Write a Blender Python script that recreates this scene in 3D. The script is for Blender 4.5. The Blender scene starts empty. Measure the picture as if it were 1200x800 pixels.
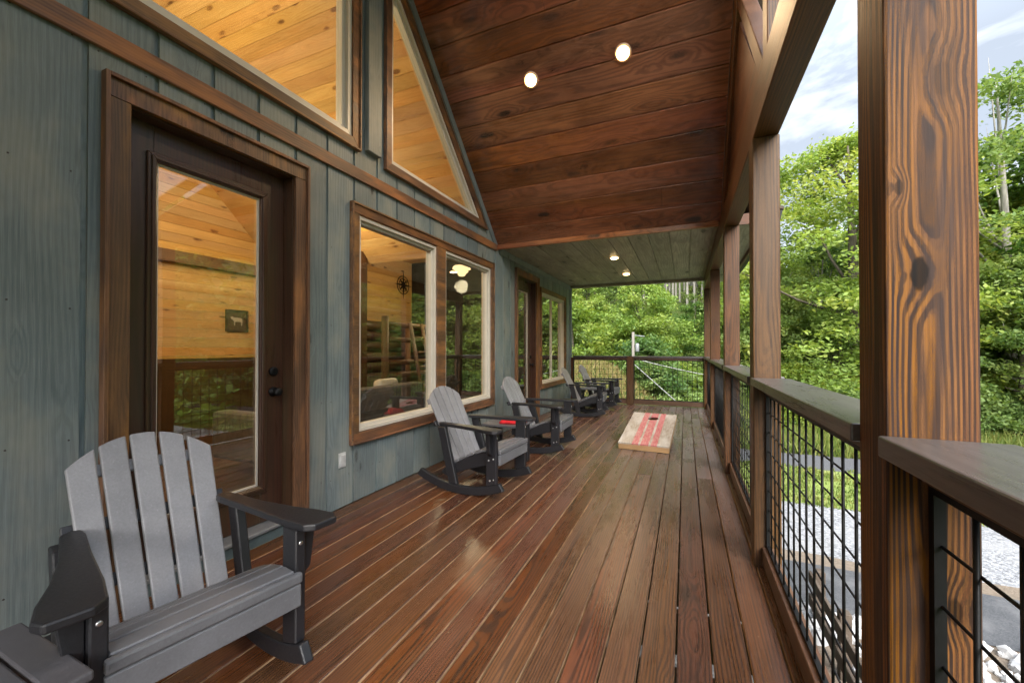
import bpy, bmesh, math, random
import numpy as np
from mathutils import Vector, Matrix, noise as mnoise

random.seed(7)
R = math.radians
scene = bpy.context.scene
COL = scene.collection

# ------------------------------------------------------------------ helpers
def link(o, parent=None):
    COL.objects.link(o)
    if parent is not None:
        o.parent = parent
    return o

def tag(o, label=None, cat=None, group=None, kind=None):
    if label: o["label"] = label
    if cat: o["category"] = cat
    if group: o["group"] = group
    if kind: o["kind"] = kind
    return o

def empty(name, loc=(0, 0, 0), rz=0.0, parent=None):
    o = bpy.data.objects.new(name, None)
    o.empty_display_size = 0.2
    o.location = loc
    o.rotation_euler = (0, 0, rz)
    return link(o, parent)

def copy_tree(o, parent=None):
    c = o.copy()
    link(c)
    c.parent = parent
    for ch in o.children:
        copy_tree(ch, c)
    return c

class MB:
    """collects solid pieces; build() links them as one mesh object"""
    def __init__(s):
        s.v = []; s.f = []; s.m = []; s.r = []; s.sm = []
    def add(s, verts, faces, mat=0, rnd=None, smooth=False):
        if rnd is None: rnd = random.random()
        b = len(s.v)
        s.v += [tuple(p) for p in verts]
        s.r += [rnd] * len(verts)
        for f in faces:
            s.f.append(tuple(b + i for i in f)); s.m.append(mat); s.sm.append(smooth)
        return s
    def box(s, x0, x1, y0, y1, z0, z1, mat=0, rnd=None, M=None, side=None):
        vs = [(x0,y0,z0),(x1,y0,z0),(x1,y1,z0),(x0,y1,z0),(x0,y0,z1),(x1,y0,z1),(x1,y1,z1),(x0,y1,z1)]
        if M is not None: vs = [M @ Vector(p) for p in vs]
        fs = [(0,3,2,1),(4,5,6,7),(0,1,5,4),(1,2,6,5),(2,3,7,6),(3,0,4,7)]
        if side is None:
            return s.add(vs, fs, mat, rnd)
        if rnd is None: rnd = random.random()
        b = len(s.v); s.v += [tuple(p) for p in vs]; s.r += [rnd]*8
        for i, f in enumerate(fs):
            s.f.append(tuple(b+k for k in f)); s.m.append(side if i in (3, 5) else mat); s.sm.append(False)
        return s
    def prism(s, poly, a0, a1, axis='x', mat=0, rnd=None, M=None):
        """poly: 2-D points; axis x -> (y,z) poly, y -> (x,z), z -> (x,y)"""
        def P(p, a):
            q = {'x': (a, p[0], p[1]), 'y': (p[0], a, p[1]), 'z': (p[0], p[1], a)}[axis]
            return M @ Vector(q) if M is not None else q
        n = len(poly)
        ar = sum(poly[i][0]*poly[(i+1)%n][1]-poly[(i+1)%n][0]*poly[i][1] for i in range(n))
        if ar < 0: poly = poly[::-1]
        vs = [P(p, a0) for p in poly] + [P(p, a1) for p in poly]
        fs = [tuple(range(n-1, -1, -1)), tuple(range(n, 2*n))]
        fs += [(i, (i+1) % n, n+(i+1) % n, n+i) for i in range(n)]
        if axis == 'y': fs = [f[::-1] for f in fs]
        return s.add(vs, fs, mat, rnd)
    def ring(s, outer, inner, a0, a1, mat=0, axis='x', rnd=None):
        """frame between two polygons with equal corner counts, one mitred piece per side"""
        n = len(outer)
        for i in range(n):
            j = (i+1) % n
            s.prism([outer[i], outer[j], inner[j], inner[i]], a0, a1, axis, mat, rnd)
        return s
    def tube(s, path, radii, n=8, mat=0, rnd=None, cap=True, smooth=True):
        path = [Vector(p) for p in path]
        if not hasattr(radii, '__len__'): radii = [radii]*len(path)
        vs = []; fs = []
        up = Vector((0.31, 0.17, 0.93)).normalized()
        for i, p in enumerate(path):
            t = (path[min(i+1, len(path)-1)] - path[max(i-1, 0)])
            t = t.normalized() if t.length > 1e-9 else Vector((0, 0, 1))
            u = up if abs(t.dot(up)) < .95 else Vector((1, 0, 0))
            a = t.cross(u).normalized(); b = t.cross(a)
            for k in range(n):
                an = 2*math.pi*k/n
                vs.append(p + (a*math.cos(an) + b*math.sin(an))*radii[i])
        for i in range(len(path)-1):
            for k in range(n):
                fs.append((i*n+k, i*n+(k+1) % n, (i+1)*n+(k+1) % n, (i+1)*n+k))
        if cap:
            fs.append(tuple(range(n-1, -1, -1))); e = (len(path)-1)*n
            fs.append(tuple(range(e, e+n)))
        return s.add(vs, fs, mat, rnd, smooth)
    def lathe(s, prof, c, n=24, axis='z', mat=0, rnd=None, smooth=True):
        vs = []; fs = []
        for (r, h) in prof:
            for k in range(n):
                a = 2*math.pi*k/n; x, y = r*math.cos(a), r*math.sin(a)
                q = {'z': (x, y, h), 'x': (h, x, y), 'y': (y, h, x)}[axis]
                vs.append((c[0]+q[0], c[1]+q[1], c[2]+q[2]))
        m = len(prof)
        for i in range(m-1):
            for k in range(n):
                fs.append((i*n+k, i*n+(k+1) % n, (i+1)*n+(k+1) % n, (i+1)*n+k))
        fs.append(tuple(range(n-1, -1, -1))); fs.append(tuple(range((m-1)*n, m*n)))
        return s.add(vs, fs, mat, rnd, smooth)
    def build(s, name, mats, parent=None, org=None, bevel=0.0, seg=1):
        if not isinstance(mats, (list, tuple)): mats = [mats]
        me = bpy.data.meshes.new(name)
        if org is None:
            org = parent.location if (parent is not None and parent.type == 'EMPTY' and parent.get('_w')) else (0, 0, 0)
        ox, oy, oz = org
        me.from_pydata([(p[0]-ox, p[1]-oy, p[2]-oz) for p in s.v], [], s.f)
        me.polygons.foreach_set('material_index', s.m)
        me.polygons.foreach_set('use_smooth', s.sm)
        at = me.attributes.new('rnd', 'FLOAT', 'POINT')
        at.data.foreach_set('value', s.r)
        for m in mats: me.materials.append(m)
        bm = bmesh.new(); bm.from_mesh(me)
        bmesh.ops.recalc_face_normals(bm, faces=bm.faces)
        if bevel > 0:
            es = [e for e in bm.edges if len(e.link_faces) == 2 and e.calc_face_angle(0) > R(35)]
            bmesh.ops.bevel(bm, geom=es, offset=bevel, offset_type='OFFSET', segments=seg, profile=.5, affect='EDGES', clamp_overlap=True)
        bm.to_mesh(me); bm.free()
        o = bpy.data.objects.new(name, me)
        return link(o, parent)

def world_empty(name, loc):
    o = empty(name, loc); o['_w'] = 1
    return o

def offset_poly(poly, d):
    """convex CCW polygon, d>0 grows it"""
    n = len(poly); out = []
    ar = sum(poly[i][0]*poly[(i+1)%n][1]-poly[(i+1)%n][0]*poly[i][1] for i in range(n))
    sg = 1 if ar > 0 else -1
    for i in range(n):
        p0, p1, p2 = Vector(poly[i-1]), Vector(poly[i]), Vector(poly[(i+1) % n])
        a = (p1-p0).normalized(); b = (p2-p1).normalized()
        n1 = Vector((a.y, -a.x))*sg; n2 = Vector((b.y, -b.x))*sg
        m = (n1+n2); m = m / m.dot(n1) if abs(m.dot(n1)) > 1e-6 else n1
        q = p1 + m*d
        out.append((q.x, q.y))
    return out

# ------------------------------------------------------------------ materials
class NT:
    def __init__(s, name):
        s.mat = bpy.data.materials.new(name); s.mat.use_nodes = True
        s.t = s.mat.node_tree; s.t.nodes.clear()
        s.out = s.t.nodes.new('ShaderNodeOutputMaterial')
    def n(s, typ, **kw):
        nd = s.t.nodes.new(typ)
        for k, v in kw.items(): setattr(nd, k, v)
        return nd
    def set(s, sock, v):
        if hasattr(v, 'is_output') or isinstance(v, bpy.types.NodeSocket): s.t.links.new(v, sock)
        else: sock.default_value = v
    def math(s, op, a, b=0.0, c=None, clamp=False):
        nd = s.n('ShaderNodeMath', operation=op, use_clamp=clamp)
        s.set(nd.inputs[0], a); s.set(nd.inputs[1], b)
        if c is not None: s.set(nd.inputs[2], c)
        return nd.outputs[0]
    def vmath(s, op, a, b=(0, 0, 0)):
        nd = s.n('ShaderNodeVectorMath', operation=op)
        s.set(nd.inputs[0], a); s.set(nd.inputs[1], b)
        return nd.outputs['Value'] if op in ('LENGTH', 'DOT_PRODUCT', 'DISTANCE') else nd.outputs[0]
    def noise(s, vec, scale=1.0, detail=3, rough=.5, dist=0.0, color=False):
        nd = s.n('ShaderNodeTexNoise'); s.set(nd.inputs['Vector'], vec)
        nd.inputs['Scale'].default_value = scale; nd.inputs['Detail'].default_value = detail
        nd.inputs['Roughness'].default_value = rough; nd.inputs['Distortion'].default_value = dist
        return nd.outputs['Color' if color else 'Fac']
    def map(s, v, a, b, c=0.0, d=1.0, smooth=False):
        nd = s.n('ShaderNodeMapRange'); nd.clamp = True
        if smooth: nd.interpolation_type = 'SMOOTHSTEP'
        s.set(nd.inputs[0], v)
        for i, q in enumerate((a, b, c, d)): s.set(nd.inputs[i+1], q)
        return nd.outputs[0]
    def mix(s, fac, a, b, blend='MIX'):
        nd = s.n('ShaderNodeMix', data_type='RGBA', blend_type=blend)
        s.set(nd.inputs[0], fac)
        for sock, v in ((nd.inputs[6], a), (nd.inputs[7], b)):
            if isinstance(v, tuple) and len(v) == 3: v = v+(1,)
            s.set(sock, v)
        return nd.outputs[2]
    def ramp(s, fac, stops, interp='LINEAR'):
        nd = s.n('ShaderNodeValToRGB'); s.set(nd.inputs[0], fac)
        cr = nd.color_ramp; cr.interpolation = interp
        while len(cr.elements) < len(stops): cr.elements.new(.5)
        for e, (p, c) in zip(cr.elements, stops):
            e.position = p; e.color = c+(1,) if len(c) == 3 else c
        return nd.outputs[0]
    def principled(s, col, rough=.5, spec=.5, metal=0.0, normal=None, **kw):
        nd = s.n('ShaderNodeBsdfPrincipled')
        if isinstance(col, tuple) and len(col) == 3: col = col+(1,)
        s.set(nd.inputs['Base Color'], col); s.set(nd.inputs['Roughness'], rough)
        s.set(nd.inputs['Specular IOR Level'], spec); s.set(nd.inputs['Metallic'], metal)
        if normal is not None: s.set(nd.inputs['Normal'], normal)
        for k, v in kw.items(): s.set(nd.inputs[k], v)
        s.t.links.new(nd.outputs[0], s.out.inputs[0])
        return nd
    def bump(s, h, strength=.3, dist=.002):
        nd = s.n('ShaderNodeBump'); s.set(nd.inputs['Height'], h)
        nd.inputs['Strength'].default_value = strength; nd.inputs['Distance'].default_value = dist
        return nd.outputs[0]

def wood(name, early, late, axis='y', period=.011, contrast=1.0, knots=.35, knot_col=(.015, .008, .005),
         rough=(.3, .5), spec=.5, blotch=.3, bvar=.35, bump=.25, tint=None, tint_amt=0.0, wander=.02, lscale=1.0, kscale=1.0, coat=0.0, pith=.05, sharp=(.25, .95), spots=(), weather_sheen=None, fibw=1.0, fibmix=.45, blv=(5, 5, 1.1), pithuv=None, specks=False):
    """long-grained timber; every piece carries its own 'rnd' so that no two are cut from the same log"""
    t = NT(name)
    tc = t.n('ShaderNodeTexCoord').outputs['Object']
    sp = t.n('ShaderNodeSeparateXYZ'); t.set(sp.inputs[0], tc)
    x, y, z = sp.outputs
    u, v, w = {'x': (y, z, x), 'y': (x, z, y), 'z': (x, y, z)}[axis]
    at = t.n('ShaderNodeAttribute'); at.attribute_name = 'rnd'
    rnd = at.outputs['Fac']
    wn = t.n('ShaderNodeTexWhiteNoise', noise_dimensions='1D'); t.set(wn.inputs['W'], t.math('MULTIPLY', rnd, 917.3))
    rcol = t.n('ShaderNodeSeparateColor'); t.set(rcol.inputs[0], wn.outputs['Color'])
    r1, r2, r3 = rcol.outputs
    cb = t.n('ShaderNodeCombineXYZ')
    t.set(cb.inputs[0], u); t.set(cb.inputs[1], v); t.set(cb.inputs[2], w)
    off = t.n('ShaderNodeCombineXYZ')
    t.set(off.inputs[0], t.math('MULTIPLY', r1, 31.7)); t.set(off.inputs[1], t.math('MULTIPLY', r2, 17.9)); t.set(off.inputs[2], t.math('MULTIPLY', r3, 43.1))
    p = t.vmath('ADD', cb.outputs[0], off.outputs[0])
    # knots
    vo = t.n('ShaderNodeTexVoronoi', feature='F1', voronoi_dimensions='3D'); t.set(vo.inputs['Vector'], t.vmath('MULTIPLY', p, (5.5*kscale, 5.5*kscale, 1.9*kscale)))
    vo.inputs['Scale'].default_value = 1.0
    kd = vo.outputs['Distance']
    ks = t.n('ShaderNodeSeparateColor'); t.set(ks.inputs[0], vo.outputs['Color'])
    on = t.math('LESS_THAN', ks.outputs[0], knots)
    kd2 = t.math('ADD', kd, t.math('MULTIPLY', t.math('SUBTRACT', t.noise(p, 14, 2), .5), .12))
    kmask = t.math('MULTIPLY', t.map(kd2, .20, .10, 0, 1, True), on)
    kswirl = t.math('MULTIPLY', t.map(kd2, .55, .1, 0, 1, True), on)
    for (su, sv, sw, sr, dk) in spots:
        dd = t.vmath('LENGTH', t.vmath('MULTIPLY', t.vmath('SUBTRACT', cb.outputs[0], (su, sv, sw)), (1, 1, .42)))
        dd = t.math('ADD', dd, t.math('MULTIPLY', t.math('SUBTRACT', t.noise(p, 60, 2), .5), sr*.5))
        kmask = t.math('MAXIMUM', kmask, t.map(dd, sr*1.05, sr*.75, 0, dk, True))
        kswirl = t.math('MAXIMUM', kswirl, t.map(dd, sr*3.0, sr*.6, 0, .55, True))
    # annual rings seen on the sawn face
    lw = t.vmath('MULTIPLY', p, (3.0*lscale, 3.0*lscale, .55*lscale))
    dn = t.n('ShaderNodeSeparateColor'); t.set(dn.inputs[0], t.noise(lw, 1.0, 2, .5, 0, True))
    uu = t.math('ADD', t.math('ADD', u, t.math('MULTIPLY', t.math('SUBTRACT', r1, .5), pith)), t.math('MULTIPLY', t.math('SUBTRACT', dn.outputs[0], .5), wander*5))
    vv = t.math('ADD', t.math('ADD', v, t.math('MULTIPLY', t.math('ADD', r2, .3), pith)), t.math('MULTIPLY', t.math('SUBTRACT', dn.outputs[1], .5), wander*5))
    if pithuv is not None:
        uu = t.math('ADD', t.math('ADD', u, pithuv[0]), t.math('MULTIPLY', t.math('SUBTRACT', dn.outputs[0], .5), wander))
        vv = t.math('ADD', t.math('ADD', v, pithuv[1]), t.math('MULTIPLY', t.math('SUBTRACT', dn.outputs[1], .5), wander*5))
    # distance to pith in board-own coordinates (fract keeps it local)
    rr = t.math('SQRT', t.math('ADD', t.math('MULTIPLY', t.math('PINGPONG', uu, .11), t.math('PINGPONG', uu, .11)), t.math('MULTIPLY', t.math('PINGPONG', vv, .13), t.math('PINGPONG', vv, .13))))
    rr = t.math('ADD', rr, t.math('MULTIPLY', kswirl, period*2.6))
    ph = t.math('ADD', t.math('MULTIPLY', rr, 2*math.pi/period), t.math('MULTIPLY', t.noise(t.vmath('MULTIPLY', p, (40, 40, 2.5)), 1.0, 2), 2.2))
    sn = t.math('MULTIPLY_ADD', t.math('SINE', ph), .5, .5)
    ringm = t.map(sn, sharp[0], sharp[1], 0, 1, True)
    fib = t.noise(t.vmath('MULTIPLY', p, (330, 330, 7)), 1.0, 3, .6)
    fib2 = t.noise(t.vmath('MULTIPLY', p, (90, 90, 2.2)), 1.0, 3, .6)
    bl = t.noise(t.vmath('MULTIPLY', p, blv), 1.0, 4, .6)
    fac = t.math('MULTIPLY', ringm, contrast)
    fac = t.math('ADD', fac, t.math('MULTIPLY', t.math('SUBTRACT', fib2, .5), (.9*contrast+.25)*fibw), clamp=True)
    col = t.mix(fac, early, late)
    col = t.mix(t.map(fib, .35, .7, 0, fibmix), col, late)
    if tint is not None:
        col = t.mix(t.math('MULTIPLY', t.map(bl, .42, .68, 0, 1, True), tint_amt), col, tint)
    col = t.mix(kswirl and t.math('MULTIPLY', kswirl, .35), col, late)
    col = t.mix(t.math('MULTIPLY', kmask, .92), col, knot_col)
    if weather_sheen is not None:  # weathered grey plus a grey sheen painted in, towards the rail and far end
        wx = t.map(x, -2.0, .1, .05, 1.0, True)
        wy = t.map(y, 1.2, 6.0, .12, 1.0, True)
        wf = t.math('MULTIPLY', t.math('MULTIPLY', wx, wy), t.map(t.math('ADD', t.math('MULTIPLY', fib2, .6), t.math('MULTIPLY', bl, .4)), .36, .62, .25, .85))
        col = t.mix(t.math('MULTIPLY', wf, t.math('ADD', .75, t.math('MULTIPLY', r1, .25))), col, weather_sheen)
    if specks:   # grit and pollen lying on the boards
        v2 = t.n('ShaderNodeTexVoronoi'); t.set(v2.inputs['Vector'], tc); v2.inputs['Scale'].default_value = 17
        c2 = t.n('ShaderNodeSeparateColor'); t.set(c2.inputs[0], v2.outputs['Color'])
        sm = t.math('MULTIPLY', t.math('LESS_THAN', v2.outputs['Distance'], t.math('MULTIPLY', c2.outputs[1], .075)), t.math('LESS_THAN', c2.outputs[0], .45))
        col = t.mix(t.math('MULTIPLY', sm, .6), col, (.33, .27, .19))
    hs = t.n('ShaderNodeHueSaturation')
    t.set(hs.inputs['Color'], col)
    t.set(hs.inputs['Hue'], t.math('ADD', .5, t.math('MULTIPLY', t.math('SUBTRACT', r3, .5), .02)))
    t.set(hs.inputs['Saturation'], t.math('ADD', .9, t.math('MULTIPLY', r2, .2)))
    val = t.math('MULTIPLY', t.math('ADD', 1-bvar/2, t.math('MULTIPLY', r1, bvar)), t.map(bl, .25, .75, 1-blotch, 1+blotch))
    t.set(hs.inputs['Value'], val)
    ro = t.math('ADD', t.map(bl, .3, .7, rough[0], rough[1]), t.math('MULTIPLY', t.math('SUBTRACT', fib, .5), .15))
    h = t.math('ADD', t.math('MULTIPLY', fib, .5), t.math('MULTIPLY', fib2, .7))
    t.principled(hs.outputs[0], ro, spec, normal=t.bump(h, bump, .0025), **({'Coat Weight': coat, 'Coat Roughness': .26} if coat else {}))
    return t.mat

def simple(name, col, rough=.5, spec=.5, metal=0.0, var=.15, scale=20, bump=0.0, bscale=300, stretch=None, piece=0.0):
    t = NT(name)
    tc = t.n('ShaderNodeTexCoord').outputs['Object']
    if stretch: tc = t.vmath('MULTIPLY', tc, stretch)
    nz = t.noise(tc, scale, 4, .6)
    c2 = tuple(c*(1-var) for c in col); c3 = tuple(min(1, c*(1+var)) for c in col)
    c = t.mix(t.map(nz, .3, .7), c2, c3)
    if piece:
        at = t.n('ShaderNodeAttribute'); at.attribute_name = 'rnd'
        oi = t.n('ShaderNodeObjectInfo')
        big = t.noise(t.vmath('ADD', tc, oi.outputs['Location']), 5, 5, .7)
        hs = t.n('ShaderNodeHueSaturation'); t.set(hs.inputs['Color'], c)
        t.set(hs.inputs['Value'], t.math('MULTIPLY', t.map(at.outputs['Fac'], 0, 1, 1-piece, 1+piece), t.map(big, .3, .7, .86, 1.12)))
        dust = t.map(t.noise(tc, 60, 5, .75), .58, .74, 0, .35)
        c = t.mix(dust, hs.outputs[0], tuple(min(1, q*1.7+.02) for q in col))
    nrm = None
    if bump: nrm = t.bump(t.noise(tc, bscale, 2), bump, .001)
    ro = t.map(nz, .3, .7, max(0, rough-.06), rough+.06)
    t.principled(c, ro, spec, metal, nrm)
    return t.mat

def emit(name, col, strength):
    t = NT(name); e = t.n('ShaderNodeEmission')
    e.inputs[0].default_value = col+(1,); e.inputs[1].default_value = strength
    t.t.links.new(e.outputs[0], t.out.inputs[0])
    return t.mat

def glass(name, gain=1.0):
    t = NT(name)
    geo = t.n('ShaderNodeNewGeometry')
    tc = t.n('ShaderNodeTexCoord').outputs['Object']
    wob = t.bump(t.noise(t.vmath('MULTIPLY', tc, (1, .9, .5)), 1.6, 1), .10, .02)
    cs = t.math('ABSOLUTE', t.vmath('DOT_PRODUCT', geo.outputs['Normal'], geo.outputs['Incoming']))
    fac = t.math('MULTIPLY_ADD', t.math('POWER', t.math('SUBTRACT', 1.0, cs), 5.0), .9*gain, .05*gain, clamp=True)
    tr = t.n('ShaderNodeBsdfTransparent'); tr.inputs[0].default_value = (.90, .93, .90, 1)
    gl = t.n('ShaderNodeBsdfGlossy'); gl.inputs['Roughness'].default_value = .004
    t.set(gl.inputs['Normal'], wob)
    mx = t.n('ShaderNodeMixShader'); t.set(mx.inputs[0], fac)
    t.t.links.new(tr.outputs[0], mx.inputs[1]); t.t.links.new(gl.outputs[0], mx.inputs[2])
    t.t.links.new(mx.outputs[0], t.out.inputs[0])
    return t.mat

def leafmat(name, c1, c2, c3, trans=.35):
    t = NT(name)
    at = t.n('ShaderNodeAttribute'); at.attribute_name = 'rnd'
    oi = t.n('ShaderNodeObjectInfo')
    f = t.math('ADD', at.outputs['Fac'], t.math('MULTIPLY', t.math('SUBTRACT', oi.outputs['Random'], .5), .35), clamp=True)
    c = t.ramp(f, [(0.0, c1), (.55, c2), (1.0, c3)])
    d = t.n('ShaderNodeBsdfPrincipled'); t.set(d.inputs['Base Color'], c)
    d.inputs['Roughness'].default_value = .55; d.inputs['Specular IOR Level'].default_value = .3
    tl = t.n('ShaderNodeBsdfTranslucent'); t.set(tl.inputs[0], t.mix(1.0, c, (1.15, 1.1, .6), 'MULTIPLY'))
    mx = t.n('ShaderNodeMixShader'); mx.inputs[0].default_value = trans
    t.t.links.new(d.outputs[0], mx.inputs[1]); t.t.links.new(tl.outputs[0], mx.inputs[2])
    t.t.links.new(mx.outputs[0], t.out.inputs[0])
    return t.mat

M = {}
M['deck'] = wood('deck_boards', (.175, .062, .021), (.030, .014, .009), 'y', .012, .78, .10, (.012, .007, .005), (.21, .37), .6, .42, .5, .34, sharp=(.25, .9), weather_sheen=(.140, .140, .150), coat=.22, specks=True)
M['deck_edge'] = simple('raw_board_edge', (.40, .26, .15), .8, .2, var=.4, scale=9)
M['ceil'] = wood('ceiling_boards', (.300, .108, .048), (.075, .028, .016), 'x', .036, .55, .8, (.012, .008, .006), (.22, .36), .55, .5, .7, .2, wander=.06, kscale=.85, lscale=.9, coat=.2, fibmix=.45, blv=(4, 4, 1.4))
M['soffit'] = wood('soffit_boards', (.39, .37, .29), (.17, .16, .125), 'y', .03, .55, .8, (.04, .035, .025), (.45, .6), .4, .45, .3, .12, wander=.04, kscale=.8, blv=(6, 6, 2))
M['siding'] = wood('stained_siding', (.225, .272, .278), (.108, .142, .152), 'z', .024, .46, .34, (.038, .035, .03), (.42, .6), .4, .22, .28, .45, tint=(.275, .262, .205), tint_amt=.5, wander=.03, kscale=1.6, fibw=.6, fibmix=.65, blv=(2.6, 2.6, 1.6))
M['trim'] = wood('brown_trim_y', (.195, .105, .058), (.078, .043, .028), 'y', .014, .7, .28, (.015, .009, .006), (.40, .56), .4, .45, .3, .4, tint=(.310, .135, .042), tint_amt=.7, blv=(7, 7, 1.6))
M['trim_z'] = wood('brown_trim_z', (.195, .105, .058), (.078, .043, .028), 'z', .014, .7, .28, (.015, .009, .006), (.40, .56), .4, .45, .3, .4, tint=(.310, .135, .042), tint_amt=.7, blv=(7, 7, 1.6))
M['post'] = wood('brown_post', (.145, .058, .017), (.036, .019, .011), 'z', .013, .9, .3, (.010, .006, .004), (.40, .56), .3, .55, .2, .5, tint=(.058, .035, .022), tint_amt=.7, wander=.026, fibmix=.6)
M['post_bold'] = wood('bold_grain_post', (.300, .108, .014), (.030, .018, .015), 'z', .0064, .95, .0, (.004, .003, .0025), (.45, .62), .12, .6, .1, .9, tint=(.034, .022, .020), tint_amt=.92, wander=.014, lscale=1.5, kscale=.8, sharp=(.2, .72), fibw=1.6, fibmix=.6, blv=(13, 13, 2.0), pithuv=(.0, .02), spots=((-.018, -.07, 1.427, .015, 1), (.019, -.07, 1.80, .016, .25), (-.048, -.07, 1.60, .007, .7), (.03, -.07, .78, .012, .7)))
M['beam'] = wood('brown_beam', (.145, .056, .018), (.046, .022, .012), 'y', .014, .75, .28, (.012, .007, .006), (.40, .56), .3, .55, .2, .4, fibmix=.6)
M['cap'] = wood('rail_cap', (.085, .078, .076), (.050, .045, .044), 'y', .014, .5, .08, (.02, .016, .014), (.24, .38), .6, .35, .3, .2)
M['pine'] = wood('pine_x', (.72, .46, .185), (.56, .30, .095), 'x', .022, .5, .7, (.15, .055, .018), (.35, .5), .4, .2, .3, .08, wander=.03, kscale=1.25)
M['pine_y'] = wood('pine_y', (.72, .46, .185), (.56, .30, .095), 'y', .022, .5, .7, (.15, .055, .018), (.35, .5), .4, .2, .3, .08, wander=.03, kscale=1.25)
M['log'] = wood('log', (.20, .11, .05), (.10, .05, .025), 'y', .02, .6, .3, (.05, .02, .01), (.45, .6), .4, .3, .3, .2)
M['door'] = wood('dark_door', (.085, .036, .020), (.040, .021, .013), 'z', .014, .6, 0, (.01, .006, .004), (.26, .4), .5, .25, .05, .15, tint=(.046, .042, .022), tint_amt=.5)
M['white'] = simple('white_vinyl', (.62, .58, .50), .4, .5, var=.04, scale=8)
M['glass'] = glass('window_glass', 2.7)
M['black'] = simple('black_metal', (.006, .006, .0065), .5, .25, var=.2, scale=40)
M['plastic_black'] = simple('black_poly_lumber', (.015, .015, .018), .42, .5, var=.15, scale=110, bump=.25, bscale=220, piece=.1)
M['plastic_grey'] = simple('grey_poly_lumber', (.235, .236, .252), .42, .5, var=.09, scale=130, bump=.35, bscale=220, piece=.09)
M['nail'] = simple('rusty_nail', (.045, .035, .03), .6, .4)
M['screw'] = simple('screw_metal', (.6, .6, .6), .3, .5, 1.0)
M['plate'] = simple('outlet_plate', (.55, .56, .55), .4)
M['lamp'] = emit('lamp_lens', (1.0, .66, .30), 9)
M['lamptrim'] = simple('lamp_trim', (.55, .42, .30), .4)
M['red'] = simple('red_cloth', (.50, .018, .025), .8, .2, var=.25, scale=30)
M['kick'] = simple('blue_kick_board', (.10, .135, .14), .55, .4, var=.2, scale=10)
M['bark'] = simple('bark', (.10, .085, .065), .9, .2, var=.4, scale=3, bump=.6, bscale=20, stretch=(3, 3, .6))
M['bark_pale'] = simple('pale_bark', (.26, .245, .215), .9, .2, var=.35, scale=3, bump=.5, bscale=20, stretch=(3, 3, .6))
M['leaf'] = leafmat('leaf_mid', (0.0624, 0.143, 0.0338), (0.1365, 0.2405, 0.052), (0.234, 0.3185, 0.0715), 0.5)
M['leaf_y'] = leafmat('leaf_yellow', (0.0975, 0.1755, 0.0286), (0.2015, 0.2795, 0.0468), (0.3445, 0.3445, 0.0715), 0.5)
M['leaf_d'] = leafmat('leaf_deep', (0.052, 0.117, 0.0338), (0.1105, 0.195, 0.0546), (0.1885, 0.26, 0.0715), 0.5)
M['leaf_pale'] = leafmat('leaf_pale', (0.1105, 0.195, 0.0585), (0.221, 0.312, 0.0975), (0.351, 0.403, 0.1235), 0.5)
M['leaf_paley'] = leafmat('leaf_pale_yellow', (.140, .240, .055), (.265, .365, .085), (.395, .435, .115), .5)
M['grassblade'] = leafmat('grass_blade', (0.072, 0.126, 0.024), (0.144, 0.198, 0.042), (0.24, 0.24, 0.072), 0.4)
M['drygrass'] = leafmat('dry_grass_blade', (.16, .19, .045), (.26, .20, .085), (.34, .25, .12), .4)
M['white_rock'] = simple('white_limestone', (.38, .38, .385), .85, .2, var=.2, scale=6, bump=.4, bscale=30)
M['polew'] = simple('weathered_pole', (.17, .155, .135), .85, .2, var=.25, scale=4, stretch=(6, 6, .5))
M['steel'] = simple('galvanised_steel', (.22, .23, .24), .5, .5, .2)
M['wire'] = simple('cable_steel', (.30, .30, .29), .6, .4, .0)
M['timber'] = simple('old_timber', (.085, .065, .05), .8, .3, var=.35, scale=8)

M['dimwall'] = simple('dark_unlit_room', (.045, .042, .036), .9, .2, var=.4, scale=5, stretch=(1, 1, .1))  # wall colour darkened to stand for an unlit room
M['floorin'] = wood('interior_floor_boards', (.085, .045, .022), (.04, .02, .012), 'y', .02, .6, .2, (.02, .01, .006), (.3, .45), .45, .3, .3, .1)
# ------------------------------------------------------------------ key dimensions (metres, deck top z = 0)
XW = -2.55            # outer face of the cabin wall
Y0, Y1 = -3.6, 9.62   # deck extent
XR = .37              # inner face of the posts
ZS = 2.78             # flat soffit
YA = 1.0              # gable centre line
def zc(y):            # sloping porch ceiling
    return 8.2-y if y > YA else 6.2+y
YE = 8.2-ZS           # where the slope meets the flat soffit

# ------------------------------------------------------------------ deck
mb = MB()
bw, gap = .1395, .0095
x = XW+.004
while x < .44:
    x1 = min(x+bw-gap, .452)
    y = Y0
    cuts = []
    rr = random.random()
    yy = random.uniform(4.3, 9.5)
    while yy < Y1-.8:
        cuts.append(yy); yy += 4.88 if random.random() < .7 else 3.66
    ys = [Y0]+cuts+[Y1]
    for a, b in zip(ys[:-1], ys[1:]):
        dz = random.uniform(-.0015, .0015)
        mb.box(x, x1, a+.0015, b-.0015, -.036, dz, 0, None, side=1)
    x += bw
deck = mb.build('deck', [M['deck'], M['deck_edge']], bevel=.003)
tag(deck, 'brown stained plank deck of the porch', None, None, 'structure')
mb = MB()
for yy in np.arange(Y0+.1, Y1, .406):
    mb.box(XW, .45, yy, yy+.04, -.24, -.037)
mb.box(.455, .493, Y0, Y1+.04, -.26, -.004)
mb.box(XW, .453, Y1+.002, Y1+.04, -.26, -.004)
o = mb.build('deck_framing', M['timber']); tag(o, None, None, None, 'structure')

# ------------------------------------------------------------------ cabin
cabin = world_empty('cabin', (XW, 3.0, 0))
tag(cabin, 'blue grey board sided cabin with brown trim, gable windows and lit pine interior', 'house')

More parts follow.
